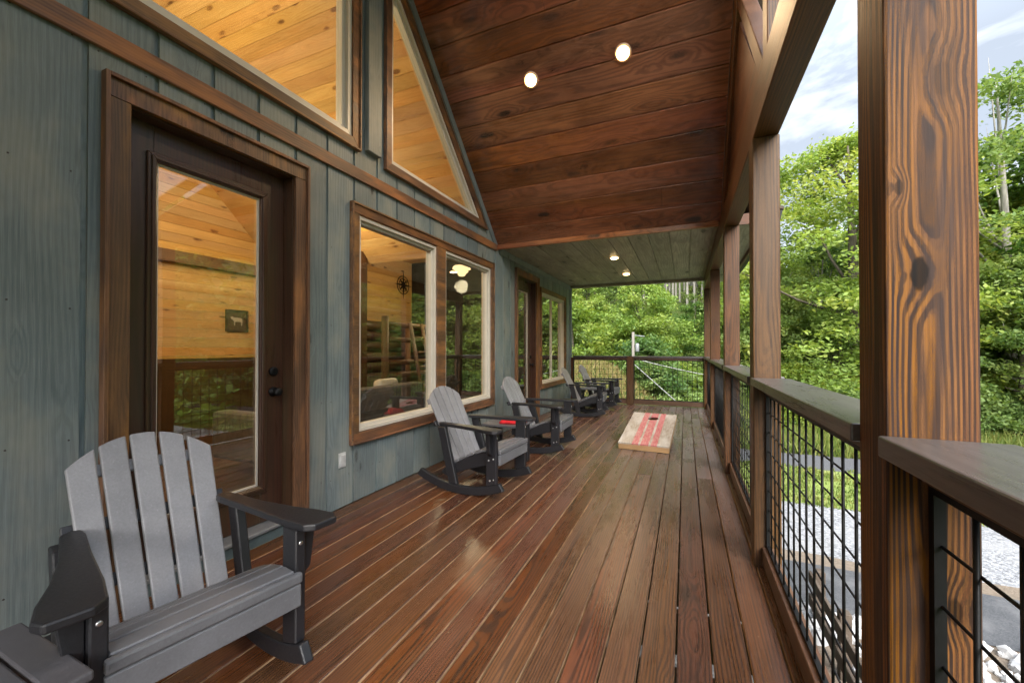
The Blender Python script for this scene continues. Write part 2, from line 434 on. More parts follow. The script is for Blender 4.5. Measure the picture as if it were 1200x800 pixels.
# openings: (y0,y1, zlo(y), zhi(y))
const = lambda c: (lambda y: c)
D1 = (.995, 2.13); D2 = (6.07, 7.19); DT = 2.60
W1 = (2.546, 5.25, .48, 2.50); W3 = (7.29, 9.03, .50, 2.45)
BIG = [(-.555, 3.03), (2.555, 3.03), (2.555, 5.0), (YA, 6.55), (-.555, 5.0)]
TRI = [(3.04, 3.01), (4.83, 3.01), (3.04, 4.80)]
TRI2 = [(2*YA-3.04, 3.01), (2*YA-3.04, 4.80), (2*YA-4.83, 3.01)]
cw = .088
BIGo = offset_poly(BIG, cw); TRIo = offset_poly(TRI, cw); TRI2o = offset_poly(TRI2, cw)
ip = lambda y, a, b: a[1]+(b[1]-a[1])*(y-a[0])/(b[0]-a[0])
I = .03  # openings stop this far inside the casings
opens = [(D1[0]+I, D1[1]-I, const(-1), const(DT-I)), (D2[0]+I, D2[1]-I, const(-1), const(DT-I)),
         (W1[0]+I, W1[1]-I, const(W1[2]+I), const(W1[3]-I)), (W3[0]+I, W3[1]-I, const(W3[2]+I), const(W3[3]-I))]
Bi = offset_poly(BIG, cw-I); Ti = offset_poly(TRI, cw-I); T2i = offset_poly(TRI2, cw-I)
opens.append((Bi[0][0], YA, const(Bi[0][1]), lambda y: ip(y, Bi[4], Bi[3])))
opens.append((YA, Bi[1][0], const(Bi[0][1]), lambda y: ip(y, Bi[3], Bi[2])))
opens.append((Ti[0][0], Ti[1][0], const(Ti[0][1]), lambda y: ip(y, Ti[2], Ti[1])))
opens.append((T2i[2][0], T2i[0][0], const(T2i[0][1]), lambda y: ip(y, T2i[2], T2i[1])))

def ztop(y):
    return max(zc(y), ZS)-.002 if (2*YA-YE) < y < YE else ZS-.002
brk = sorted({Y0, Y1, YA, YE, 2*YA-YE} | {o[0] for o in opens} | {o[1] for o in opens})
def wall_strip(mb, a, b, x0, x1, zb, mat=0, rnd=None):
    ys = [a]+[q for q in brk if a+1e-4 < q < b-1e-4]+[b]
    for p, q in zip(ys[:-1], ys[1:]):
        m = (p+q)/2; spans = []
        ops = sorted([o for o in opens if o[0]-1e-5 <= m <= o[1]+1e-5], key=lambda o: o[2](m))
        lo = const(zb)
        for o in ops:
            spans.append((lo, o[2])); lo = o[3]
        spans.append((lo, ztop))
        e = 1e-5
        for l, h in spans:
            pl = [(p, l(p+e)), (q, l(q-e)), (q, h(q-e)), (p, h(p+e))]
            if h(m)-l(m) < .002: continue
            mb.prism(pl, x0, x1, 'x', mat, rnd)
mb = MB()
bs, cwid = .2755, .024
k = -17
while True:
    y = .94+bs*k
    if y > Y1-.1: break
    a, b = max(y+cwid/2, Y0), min(y+bs-cwid/2, Y1-.1)
    if b > a+.01:
        r = random.random()
        wall_strip(mb, a, b, XW-.035, XW, .003, 0, r)
        if y+bs < Y1-.12: wall_strip(mb, b, b+cwid, XW-.035, XW-.013, .003, 0, random.random())
    k += 1
kn = -17
while .94+bs*kn < Y1-.2:
    yy = .94+bs*kn+.045
    for zz in np.arange(.25, 2.7, .61):
        for q in (yy, yy+bs-.09):
            zq = zz+random.uniform(-.015, .015)
            if q < Y0+.05 or q > Y1-.15 or any(o[0]-.1 < q < o[1]+.1 and o[2](q)-.1 < zq < o[3](q)+.1 for o in opens): continue
            mb.lathe([(.0038, -.001), (.0038, .0006), (.001, .0008)], (XW, q, zq), 8, 'x', 1, .5)
    kn += 1
mb.build('siding', [M['siding'], M['nail']], cabin)
# corner board, end wall beyond it, band board
mb = MB(); mb.box(XW-.12, XW+.018, Y1-.1, Y1+.02, -.3, ZS-.004); mb.build('corner_board', M['siding'], cabin, bevel=.003)
mb = MB(); mb.box(XW-6.5, XW-.122, Y1-.06, Y1, -2.7, ZS-.004); mb.build('end_wall', M['siding'], cabin)
mb = MB(); mb.box(XW-.15, XW-.002, Y0, Y1, -2.75, -.045); mb.build('lower_wall', M['siding'], cabin)
mb = MB(); mb.box(XW+.001, XW+.024, 2*YA-YE+.06, YE-.06, 2.70, 2.80); mb.build('band_board', M['trim'], cabin, bevel=.004)
mb = MB(); mb.box(XW+.001, XW+.020, YE+.06, Y1-.1, ZS-.10, ZS-.004); mb.build('frieze_board', M['siding'], cabin, bevel=.003)

# ---- doors
def make_door(ya, yb):
    dy0, dy1 = ya+.105, yb-.105       # clear opening
    zt = DT-.11; zb = .105
    xs = XW-.085                      # outer face of the slab
    s = MB()
    gy0, gy1, gz0, gz1 = dy0+.145, dy1-.175, .345, 2.30
    out = [(dy0+.012, zb), (dy1-.012, zb), (dy1-.012, zt-.01), (dy0+.012, zt-.01)]
    inn = [(gy0, gz0), (gy1, gz0), (gy1, gz1), (gy0, gz1)]
    # stiles and rails butt together
    s.box(xs-.045, xs, out[0][0], gy0, zb, zt-.01)
    s.box(xs-.045, xs, gy1, out[1][0], zb, zt-.01)
    s.box(xs-.045, xs-.001, gy0, gy1, zb, gz0)
    s.box(xs-.045, xs-.001, gy0, gy1, gz1, zt-.01)
    d = s.build('door', M['door'], cabin, bevel=.002)
    org = tuple(cabin.location)
    m = MB(); m.ring(offset_poly(inn, .035), offset_poly(inn, -.012), xs+.0005, xs+.016)
    m.ring(offset_poly(inn, .018), offset_poly(inn, -.004), xs+.0165, xs+.024)
    m.build('glazing_bead', M['door'], d, org=org, bevel=.004)
    m = MB(); m.prism(offset_poly(inn, .01), xs-.026, xs-.020); m.build('pane', M['glass'], d, org=org)
    m = MB(); q = offset_poly(inn, -.0125); m.ring(q, offset_poly(q, -.012), xs-.018, xs-.006); m.build('glass_seal', M['white'], d, org=org)
    # casing: legs + head + outer back-band
    m = MB()
    m.box(XW+.001, XW+.026, ya+.02, dy0, .003, zt+.0); m.box(XW+.001, XW+.026, dy1, yb-.02, .003, zt)
    m.box(XW+.001, XW+.028, ya+.02, yb-.02, zt+.001, DT-.02)
    m.box(XW+.001, XW+.046, ya, ya+.019, .003, DT); m.box(XW+.001, XW+.046, yb-.019, yb, .003, DT)
    m.box(XW+.001, XW+.047, ya+.0195, yb-.0195, DT-.0195, DT+.001)
    m.build('door_casing', M['trim_z'], d, org=org, bevel=.002)
    m = MB()
    m.box(XW-.14, XW-.001, dy0-.02, dy0+.010, .08, zt); m.box(XW-.14, XW-.001, dy1-.010, dy1+.02, .08, zt)
    m.box(XW-.14, XW-.0015, dy0+.011, dy1-.011, zt-.008, zt+.03)
    m.build('jamb', M['door'], d, org=org)
    m = MB(); m.box(XW-.14, XW+.03, dy0+.011, dy1-.011, .078, .10); m.build('sill', M['steel'], d, org=org, bevel=.004)
    m = MB(); m.box(XW-.10, XW+.012, dy0+.004, dy1-.004, .004, .076); m.build('kick_board', M['kick'], d, org=org)
    yk = gy1+.088
    m = MB(); m.lathe([(.033, 0), (.033, .008), (.014, .012), (.012, .035), (.026, .045), (.030, .058), (.024, .070), (.006, .074)], (xs, yk, .98), 20, 'x')
    m.build('door_knob', M['black'], d, org=org)
    m = MB(); m.lathe([(.032, 0), (.032, .012), (.026, .018), (.010, .019)], (xs, yk, 1.12), 20, 'x'); m.box(xs+.019, xs+.032, yk-.005, yk+.005, 1.10, 1.14)
    m.build('deadbolt', M['black'], d, org=org)
    return d
make_door(*D1); make_door(*D2)

# ---- windows: the casing is the part, frames and panes its sub-parts
def make_window(outer, lights, wcas=cw, wfr=.055, muntin=None, xcas=.028):
    org = tuple(cabin.location)
    m = MB()
    rect = len(outer) == 4
    if rect:
        (a, c), (b, e) = outer[0], outer[2]
        m.box(XW+.001, XW+xcas+.002, a, b, e-wcas, e); m.box(XW+.001, XW+xcas+.002, a, b, c, c+wcas)
        edges = [a]
        m.box(XW+.001, XW+xcas, a, a+wcas, c+wcas+.001, e-wcas-.001); m.box(XW+.001, XW+xcas, b-wcas, b, c+wcas+.001, e-wcas-.001)
        for i in range(len(lights)-1):
            m.box(XW-.1, XW+xcas, lights[i][1][0]+.001, lights[i+1][0][0]-.001, c+wcas+.001, e-wcas-.001)
        m.ring(outer, offset_poly(outer, -.016), XW+xcas+.0025, XW+xcas+.014)
    else:
        inner = lights[0]
        m.ring(outer, inner, XW+.001, XW+xcas); m.ring(outer, offset_poly(outer, -.016), XW+xcas+.0005, XW+xcas+.014)
    w = m.build('window', M['trim'], cabin, bevel=.002)
    for L in lights:
        if len(L) == 2: L = [(L[0][0], L[0][1]), (L[1][0], L[0][1]), (L[1][0], L[1][1]), (L[0][0], L[1][1])]
        i2 = offset_poly(L, -wfr)
        f = MB(); f.ring(L, offset_poly(L, -wfr*.55), XW-.10, XW+.012); f.ring(offset_poly(L, -wfr*.5502), i2, XW-.085, XW-.018)
        f.build('frame', M['white'], w, org=org, bevel=.002)
        g = MB(); g.prism(offset_poly(L, -wfr+.004), XW-.056, XW-.052); g.build('pane', M['glass'], w, org=org)
        if muntin:
            yc = (L[0][0]+L[1][0])/2
            f = MB(); f.box(XW-.070, XW-.030, yc-.02, yc+.02, i2[0][1]+.001, i2[2][1]-.001); f.build('meeting_stile', M['white'], w, org=org)
    return w
def rect(a, b, c, d): return [(a, c), (b, c), (b, d), (a, d)]
make_window(rect(*W1), [((2.634, .575), (3.80, 2.405)), ((3.975, .575), (5.162, 2.405))])
make_window(rect(*W3), [((7.378, .59), (8.942, 2.36))], muntin=True)
make_window(BIGo, [BIG], wfr=.075)
make_window(TRIo, [TRI], wfr=.062)
make_window(TRI2o, [TRI2], wfr=.062)
# pilasters of siding edged with dark trim between the gable windows
for yy in (2.70, 2*YA-2.70-.19):
    mb = MB(); mb.box(XW+.001, XW+.05, yy+.012, yy+.178, 2.985, min(zc(yy), zc(yy+.19))-.02); mb.build('gable_pilaster', M['siding'], cabin, bevel=.004)
for sgn in (1, -1):
    mb = MB(); p = [(YA+sgn*(YE-YA-.03), ZS+.02), (YA+sgn*(YE-YA-.15), ZS+.02), (YA, 7.2-.16), (YA, 7.2-.01)]
    mb.prism(p, XW+.001, XW+.02)
    mb.build('rake_board', M['siding'], cabin)

# ---- porch ceiling boards (run out from the wall), flat soffit, trims
mb = MB()
step = .193
for sgn in (1, -1):
    y = YE+.0
    while y > YA+.001:
        ya, yb = max(y-step, YA), y
        g = .009
        c45 = .7071
        r = random.random()
        a, b = (ya+g*.5, zc(ya+g*.5)), (yb-g*.5, zc(yb-g*.5))
        up = .02*1.414
        poly = [(a[0], a[1]), (b[0], b[1]), (b[0], b[1]+up), (a[0], a[1]+up)]
        if sgn < 0: poly = [(2*YA-p[0], p[1]) for p in poly][::-1]
        xs = [XW-.0, XW+random.uniform(.6, 2.4), XR+.02] if random.random() < .4 else [XW, XR+.02]
        for q0, q1 in zip(xs[:-1], xs[1:]):
            mb.prism(poly, q0+.0008, q1-.0008, 'x', 0, r)
        y -= step
mb.build('porch_ceiling', M['ceil'], cabin, bevel=.003)
for sgn in (1, -1):
    mb = MB(); p = [(YE+.3, ZS+.035-.3+.3), (YE, zc(YE)+.035), (YA, 7.2+.035), (YA, 7.2+.2), (YE+.3, ZS+.12)]
    if sgn < 0: p = [(2*YA-q[0], q[1]) for q in p][::-1]
    mb.prism(p, XW-7, XR+.26, 'x')
    mb.build('roof', M['timber'], cabin)
def soffit(ya, yb):
    mb = MB(); x = XW+.002
    while x < XR-.01:
        x1 = min(x+.262, XR+.0)
        r = random.random()
        mb.box(x+.004, x1-.004, ya, yb, ZS, ZS+.018, 0, r)
        x += .262
    mb.box(XW, XR+.14, ya, yb, ZS+.0185, ZS+.03, 0)
    return mb
soffit(YE+.02, Y1+.35).build('soffit', M['soffit'], cabin, bevel=.0035)
mb = MB()
mb.box(XW+.002, XR-.0, YE-.03, YE+.02, ZS-.045, ZS+.02); mb.build('ceiling_trim', M['ceil'], cabin, bevel=.003); mb = MB(); mb.box(XW+.002, XR, 2*YA-YE-.02, 2*YA-YE+.03, ZS-.045, ZS+.02)
mb.build('ceiling_trim', M['ceil'], cabin, bevel=.003)
# beam along the post tops
mb = MB()
mb.box(XR+.004, XR+.136, Y0, Y1+.02, 2.53, 2.775)
mb.build('beam', M['beam'], cabin, bevel=.005)
mb = MB(); mb.box(XW+.02, XR+.002, Y1-.12, Y1+.0, ZS-.06, ZS-.002); mb.build('end_beam', M['soffit'], cabin, bevel=.005)
# open gable truss: rake rafters, struts, king posts, boarded corner
for sgn in (1, -1):
    mb = MB(); p = [(YE-.02, ZS-.0), (YE-.40, ZS-.0), (YA, 7.2-.42), (YA, 7.2-.02)]
    if sgn < 0: p = [(2*YA-q[0], q[1]) for q in p][::-1]
    mb.prism(p, XR+.022, XR+.13, 'x')
    mb.build('rake_rafter', M['beam'], cabin, bevel=.005)
for sgn in (1, -1):
    mb = MB(); P0 = Vector((2.66, 2.78)); P1 = Vector((3.80, 4.12)); nn = Vector((-(P1-P0).y, (P1-P0).x)).normalized()*.07
    p = [tuple(P0-nn*.0), tuple(P0+nn*1.6), tuple(P1+nn*1.6), tuple(P1)]
    if sgn < 0: p = [(2*YA-q[0], q[1]) for q in p]
    mb.prism(p, XR+.03, XR+.12, 'x')
    mb.build('strut', M['beam'], cabin, bevel=.004)
for sgn in (1, -1):
    mb = MB(); p = [(2.70, 2.776), (5.03, 2.776), (3.83, 4.0)]
    if sgn < 0: p = [(2*YA-q[0], q[1]) for q in p]
    mb.prism(p, XR+.05, XR+.10, 'x')
    mb.build('gable_panel', M['beam'], cabin)
for yy in (2.47, 2*YA-2.47-.13):
    mb = MB(); mb.box(XR+.03, XR+.12, yy, yy+.13, 2.777, 5.3)
    mb.build('king_post', M['post'], cabin, bevel=.004)
# eave beyond the beam, along the flat part
mb = MB()
mb.box(XR+.15, .86, YE-.16, Y1+.35, 2.74, 2.76, 0)
mb.box(.861, .893, YE-.17, Y1+.36, 2.68, 2.80, 1); mb.box(XR+.15, .86, YE-.19, YE-.165, 2.68, 2.80, 1)
mb.build('eave', [M['soffit'], M['beam']], cabin)
mb = MB()
mb.prism([(1.0, 2.803), (1.0, 2.835), (XW, 4.2), (XW, 4.16)], YE-.18, Y1+.4, 'y')
mb.build('shed_roof', M['timber'], cabin)
mb = MB(); mb.prism([(.895, 2.70), (.965, 2.70), (.985, 2.79), (.895, 2.79)], YE-.2, Y1+.4, 'y'); mb.build('gutter', M['black'], cabin)

# ---- interior shell
XI = -7.2
mb = MB(); wall_strip(mb, Y0, Y1-.07, XW-.16, XW-.145, .0, 0, .3); mb.build('inner_wall', M['pine_y'], cabin)
mb = MB(); mb.box(XI, XW-.15, Y0, Y1-.07, -.05, -.002); mb.build('interior_floor', M['floorin'], cabin)
mb = MB(); z = 0
while z < 7.1:
    yl = max(Y0, 2*YA-YE-.2 if z > ZS else Y0); 
    h = .145
    za = z+h
    if za > ZS:
        half = max(.2, 7.2-z)
        ya, yb = YA-half, YA+half
        ya = max(ya, Y0)
    else: ya, yb = Y0, Y1-.07
    if ZS < za < 3.95: yb = Y1-.07
    mb.box(XI-.02, XI, ya, min(yb, Y1-.07), z, za-.003)
    z += h
mb.build('interior_wall', M['pine_y'], cabin, bevel=.003)
mb = MB()
for sgn in (1, -1):
    y = YE
    while y > YA+.001:
        ya = max(y-.105, YA); r = random.random()
        a = (ya+.002, zc(ya)-.06-.002); b = (y-.002, zc(y)-.06+.002)
        p = [a, b, (b[0], b[1]+.03), (a[0], a[1]+.03)]
        if sgn < 0: p = [(2*YA-q[0], q[1]) for q in p][::-1]
        mb.prism(p, XI, XW-.165, 'x', 0, r); y -= .105
mb.build('interior_ceiling', M['pine'], cabin)
mb = MB()
yq = YE
while yq < Y1-.1:
    mb.box(XI, XW-.165, yq+.002, min(yq+.145, Y1-.07)-.002, 3.70, 3.72); yq += .145
mb.build('lower_ceiling', M['pine'], cabin)
mb = MB(); mb.box(XI, XW-.165, Y1-.085, Y1-.07, 0, 3.70); mb.build('partition', M['dimwall'], cabin); mb = MB(); mb.box(XI, XW-.165, Y0, Y0+.015, 0, ZS-.06); mb.build('partition', M['pine'], cabin)
mb = MB(); mb.box(XW-.16, XW-.145, YE-.3, Y1-.07, ZS, 3.73); mb.build('upper_wall', M['pine_y'], cabin)
mb = MB(); mb.box(XI+.001, XI+.05, .5, 5.45, .0, 1.12); mb.build('dark_backing', M['floorin'], cabin)  # added dark panel, lets outside reflections show in the door glass
mb = MB(); mb.box(XI+.051, XI+.16, 3.05, 3.2, 0, 4.9); mb.build('interior_timber', M['log'], cabin, bevel=.006); mb = MB(); mb.box(XI+.001, XI+.14, -2.5, 5.35, 2.58, 2.76); mb.build('interior_timber', M['log'], cabin, bevel=.006); mb = MB(); mb.box(-5.1, -4.95, 5.2, 5.35, 0, 2.9); mb.build('interior_timber', M['log'], cabin, bevel=.006)

# ------------------------------------------------------------------ porch posts
def post(y, x=XR, w=.14, top=2.528, mat='post', name='porch_post', label=None, group='porch posts', zb=.001):
    e = world_empty(name, (x+w/2, y+w/2, zb))
    return e
posts_y = [1.042, 2.77, 4.68, 7.20, 9.48]
plabels = ['nearest square porch post with bold orange and black grain and a dark knot',
           'brown square porch post at the near end of the second rail cap',
           'brown square porch post under the foot of the ceiling slope',
           'brown square porch post next before the far corner post',
           'brown corner post where the side and end railings meet']
for i, yy in enumerate(posts_y):
    m = MB(); m.box(XR, XR+.14, yy, yy+.14, -.25, 2.528, 0, .37 if i == 0 else None)
    o = m.build('porch_post', M['post_bold' if i == 0 else 'post'], None, org=(XR+.07, yy+.07, 0), bevel=.006, seg=2)
    o.location = (XR+.07, yy+.07, 0)
    tag(o, plabels[i], 'post', 'square porch posts')
m = MB(); m.box(XR, XR+.14, -1.0, -.86, -.25, 2.528)
o = m.build('porch_post', M['post'], None, org=(XR+.07, -.93, 0), bevel=.006); o.location = (XR+.07, -.93, 0)
tag(o, 'brown porch post behind the camera', 'post', 'square porch posts')
XM = -1.15
m = MB(); m.box(XM-.07, XM+.07, Y1-.13, Y1+.01, .001, 1.098)
o = m.build('railing_post', M['post'], None, org=(XM, Y1-.06, 0), bevel=.005); o.location = (XM, Y1-.06, 0)
tag(o, 'short brown post in the middle of the end railing', 'post')

# ------------------------------------------------------------------ railing sections
RT = 1.105
BZ = .02
def railing(p0, p1, label, capx=(-.02, .165), capend=(0, 0)):
    """p0,p1: centre line ends between posts; local +u runs p0->p1"""
    p0 = Vector(p0); p1 = Vector(p1); L = (p1-p0).length; u = (p1-p0)/L
    ang = math.atan2(u.y, u.x)
    e = empty('porch_railing', (p0.x, p0.y, 0), ang)
    tag(e, label, 'railing', 'wire mesh porch railings')
    # local: x along, y to the left
    m = MB(); m.box(-capend[0], L+capend[1], capx[0], capx[1], RT-.042, RT)
    m.build('top_cap', M['capx'], e, bevel=.004, seg=2)
    m = MB(); m.box(.002, L-.002, -.019, .019, RT-.085, RT-.0425); m.build('top_rail', M['beamx'], e, bevel=.003)
    m = MB(); m.box(.002, L-.002, -.030, .030, BZ, BZ+.10)
    m.build('bottom_rail', M['beamx'], e, bevel=.003)
    m = MB(); t = .009
    z0, z1 = BZ+.101, RT-.086
    m.box(.003, .003+.018, -t, t, z0, z1); m.box(L-.021, L-.003, -t, t, z0, z1)
    m.box(.0215, L-.0215, -t, t, z0, z0+.016); m.box(.0215, L-.0215, -t, t, z1-.016, z1)
    m.build('mesh_frame', M['black'], e)
    m = MB(); n = max(2, round((L-.06)/.102)); 
    for k in range(1, n):
        xx = .03+(L-.06)*k/n; m.tube([(xx, .004, z0+.01), (xx, .004, z1-.01)], .0044, 6)
    nz = 8
    for k in range(1, nz):
        zz = z0+(z1-z0)*k/nz; m.tube([(.02, -.003, zz), (L-.02, -.003, zz)], .0034, 6)
    m.build('wire_mesh', M['black'], e)
    return e
M['capx'] = wood('rail_cap_x', (.085, .078, .076), (.050, .045, .044), 'x', .014, .5, .08, (.02, .016, .014), (.24, .38), .6, .35, .3, .2)
M['beamx'] = wood('rail_wood_x', (.120, .062, .035), (.050, .030, .022), 'x', .014, .6, .1, (.012, .008, .006), (.45, .6), .4, .3, .3, .3)
xc = XR+.07
rl = ['railing section nearest the camera with a dark flat cap against the nearest post',
      'railing section between the bold grained post and the next post, gravel seen through its mesh',
      'short railing section between the second and third posts',
      'railing section between the third and fourth posts',
      'farthest railing section of the long side, ending at the corner post']
ylims = [(-.86, 1.042)]+[(a+.14, b) for a, b in zip(posts_y[:-1], posts_y[1:])]
for (a, b), lb in zip(ylims, rl):
    railing((xc, a+.001), (xc, b-.001), lb, capx=(-.115, .085))
railing((XW+.075, Y1-.06), (XM-.071, Y1-.06), 'end railing section behind the two farthest rocking chairs', capx=(-.05, .05), capend=(0, .071))
railing((XM+.071, Y1-.06), (XR-.001, Y1-.06), 'end railing section beside the corner post, white guy wire seen through it', capx=(-.05, .05))
m = MB(); m.box(XW+.02, XW+.074, Y1-.10, Y1-.02, .001, 1.06); o = m.build('railing_post', M['post'], None, org=(XW+.047, Y1-.06, 0), bevel=.003); o.location = (XW+.047, Y1-.06, 0)
tag(o, 'slim brown railing post fixed against the house corner', 'post')

# ------------------------------------------------------------------ recessed lights (lit) + their lamps
def downlight(x, y, label, flat=True, power=17):
    z = ZS if flat else zc(y)
    e = empty('recessed_light', (x, y, z-.001))
    e.rotation_euler = (0, 0, 0) if flat else (R(-45) if y > YA else R(45), 0, 0)
    tag(e, label, 'ceiling light', 'lit recessed ceiling lights')
    m = MB(); 
    n = 28; prof = [(.080, 0), (.078, -.012), (.064, -.016), (.058, -.010)]
    vs = []; fs = []
    for (r, h) in prof:
        for k in range(n): vs.append((r*math.cos(2*math.pi*k/n), r*math.sin(2*math.pi*k/n), h))
    for i in range(3):
        for k in range(n): fs.append((i*n+k, i*n+(k+1) % n, (i+1)*n+(k+1) % n, (i+1)*n+k))
    m.add(vs, fs, 0, .5, True); m.build('trim_ring', M['lamptrim'], e)
    m = MB(); m.lathe([(.0575, -.010), (.056, -.024), (.035, -.031), (.005, -.033)], (0, 0, 0), 24); m.build('lens', M['lamp'], e)
    ld = bpy.data.lights.new('downlight_lamp', 'SPOT'); ld.energy = power; ld.color = (1, .70, .40)
    ld.spot_size = R(150); ld.spot_blend = .9; ld.shadow_soft_size = .07
    lo = bpy.data.objects.new('downlight_lamp', ld); link(lo); lo.parent = e; lo.location = (0, 0, -.07)
    return e
downlight(-.55, 4.04, 'lit recessed light in the sloped brown ceiling, nearer the posts', False)
downlight(-1.51, 4.05, 'lit recessed light in the sloped brown ceiling, nearer the house wall', False)
downlight(-1.07, 6.79, 'lit recessed light in the flat grey soffit, nearer the sloped ceiling')
downlight(-1.08, 8.35, 'lit recessed light in the flat grey soffit, nearer the end railing')
downlight(-.55, -2.04, 'added unseen lit recessed light in the ceiling slope behind the camera', False, 6)  # pair added out of view to help light the porch
downlight(-1.51, -2.05, 'added unseen lit recessed light in the ceiling slope behind the camera, by the wall', False, 6)

# ------------------------------------------------------------------ wall outlet
m = MB(); m.box(XW+.001, XW+.010, 2.435, 2.510, .32, .44)
e = m.build('wall_outlet', M['plate'], None, org=(XW, 2.47, .38), bevel=.003); e.location = (XW, 2.47, .38)
tag(e, 'pale outlet cover on the blue siding left of the low window', 'outlet')
m = MB(); m.box(.0105, .020, -.026, .026, -.045, .045); m.build('flap', M['plate'], e, bevel=.003)

# ------------------------------------------------------------------ rocking chair
def arcpts(cx, cz, r, a0, a1, n):
    return [(cx+r*math.cos(a0+(a1-a0)*i/n), cz+r*math.sin(a0+(a1-a0)*i/n)) for i in range(n+1)]
def make_chair():
    e = empty('rocking_chair')
    B, G, S = M['plastic_black'], M['plastic_grey'], M['plastic_seat_shaded']
    hw = .300                                   # half width over the side frames
    rad = 1.12; cz = rad
    ztop_r = lambda x: cz-math.sqrt((rad-.072)**2-x*x)+.001
    for s in (-1, 1):
        yo = s*hw; y0, y1 = sorted((yo, yo-s*.040))
        a0, a1 = R(-90-25.5), R(-90+22.5)
        low = arcpts(0, cz, rad, a0, a1, 18); up = arcpts(0, cz, rad-.072, a0+R(.6), a1-R(.8), 18)
        m = MB(); m.prism(low+up[::-1], y0, y1, 'y'); m.build('rocker', B, e, bevel=.007, seg=2)
        # front leg stands on the rocker
        m = MB(); m.prism([(.262, ztop_r(.262)), (.312, ztop_r(.312)), (.362, ztop_r(.362)), (.362, .572), (.262, .572)], y0, y1, 'y')
        leg = m.build('front_leg', B, e, bevel=.005)
        m = MB()
        for (px, pz) in ((.29, .33), (.335, .345), (.30, .16), (.335, .17), (.31, .51)):
            m.lathe([(.008, 0), (.008, s*.002), (.004, s*.003)], (px, yo, pz), 10, 'y')
        m.lathe([(.008, 0), (.008, .002), (.004, .003)], (.362, yo-s*.020, .52), 10, 'x')
        m.build('screw', M['screw'], leg)
        m = MB(); q = [(yo+s*.0005, .36), (yo+s*.04, .40), (yo+s*.062, .572), (yo+s*.0005, .572)]; m.prism(q, .292, .328, 'x')
        m.build('arm_bracket', B, e, bevel=.004)
        # rear leg, leaning back
        m = MB(); m.prism([(-.125, ztop_r(-.125)), (-.035, ztop_r(-.035)), (-.165, .572), (-.25, .572)], y0, y1, 'y'); m.build('rear_leg', B, e, bevel=.005)
        # stringer under the seat
        ys0, ys1 = sorted((yo-s*.041, yo-s*.075))
        m = MB(); m.prism([(.362, .395), (.20, .377), (.02, .304), (-.20, .192), (-.24, .15), (-.18, .125), (.06, .215), (.362, .305)], ys0, ys1, 'y'); m.build('seat_rail', B, e, bevel=.005)
        # arm
        pl = [(-.255, .215), (-.27, .245), (-.24, .275), (.0, .308), (.18, .352), (.30, .392), (.385, .408), (.425, .392), (.43, .300), (.40, .268), (.26, .250), (.0, .232), (-.20, .212)]
        pl = [(a, s*b) for a, b in pl]
        m = MB(); m.prism(pl, .573, .602, 'z'); m.build('armrest', B, e, bevel=.007, seg=2)
    # seat slats follow the stringer top
    prof = [(.405, .374), (.362, .398), (.285, .397), (.205, .380), (.12, .350), (.04, .314), (-.04, .275), (-.12, .235), (-.175, .207)]
    for (a, b) in zip(prof[1:-1], prof[2:]):
        d = Vector((b[0]-a[0], b[1]-a[1])); n = Vector((d.y, -d.x)).normalized()
        if n.y > 0: n = -n
        q = d.normalized()*.004
        A = Vector(a)+q; Bv = Vector(b)-q; o1, o2 = -n*.022, -n*.0005
        m = MB(); m.prism([tuple(A+o2), tuple(Bv+o2), tuple(Bv+o1), tuple(A+o1)], -hw+.0415, hw-.0415, 'y')
        m.build('seat_slat', S, e, bevel=.004)
    m = MB(); m.box(.364, .392, -hw+.026, hw-.026, .379, .419); m.build('seat_slat', S, e, bevel=.008, seg=2)
    m = MB(); m.box(.3635, .386, -hw+.028, hw-.028, .288, .375); m.build('front_apron', S, e, bevel=.005)
    # back
    A = Vector((-.115, 0, .222)); ang = R(26.5)
    dr = Vector((-math.sin(ang), 0, math.cos(ang))); nr = Vector((math.cos(ang), 0, math.sin(ang)))
    Mx = Matrix(((0, nr.x, dr.x, A.x), (1, 0, 0, 0), (0, nr.z, dr.z, A.z), (0, 0, 0, 1)))
    L = .755
    n = 5; wb, wt = .078, .086; gb, gt = .009, .013
    def top(y): return L-.115*(abs(y)/.245)**2.1
    for k in range(n):
        cb = (k-2)*(wb+gb); ct = (k-2)*(wt+gt)
        l0, r0, l1, r1 = cb-wb/2, cb+wb/2, ct-wt/2, ct+wt/2
        pts = [(l0, -.02), (r0, -.02)]
        for j in range(7):
            y = r1+(l1-r1)*j/6; pts.append((y, top(y)))
        m = MB(); m.prism([(p[0], p[1]) for p in pts], 0, .022, 'y', M=Mx); m.build('back_slat', G, e, bevel=.006, seg=2)
    for zz, w2, name in ((.17, .205, 'back_brace'), (.385, .262, 'back_brace'), (.60, .235, 'back_brace')):
        m = MB(); m.box(-w2, w2, -.026, -.001, zz, zz+.05, M=Mx); m.build(name, B if zz < .5 else G, e, bevel=.003)
    return e

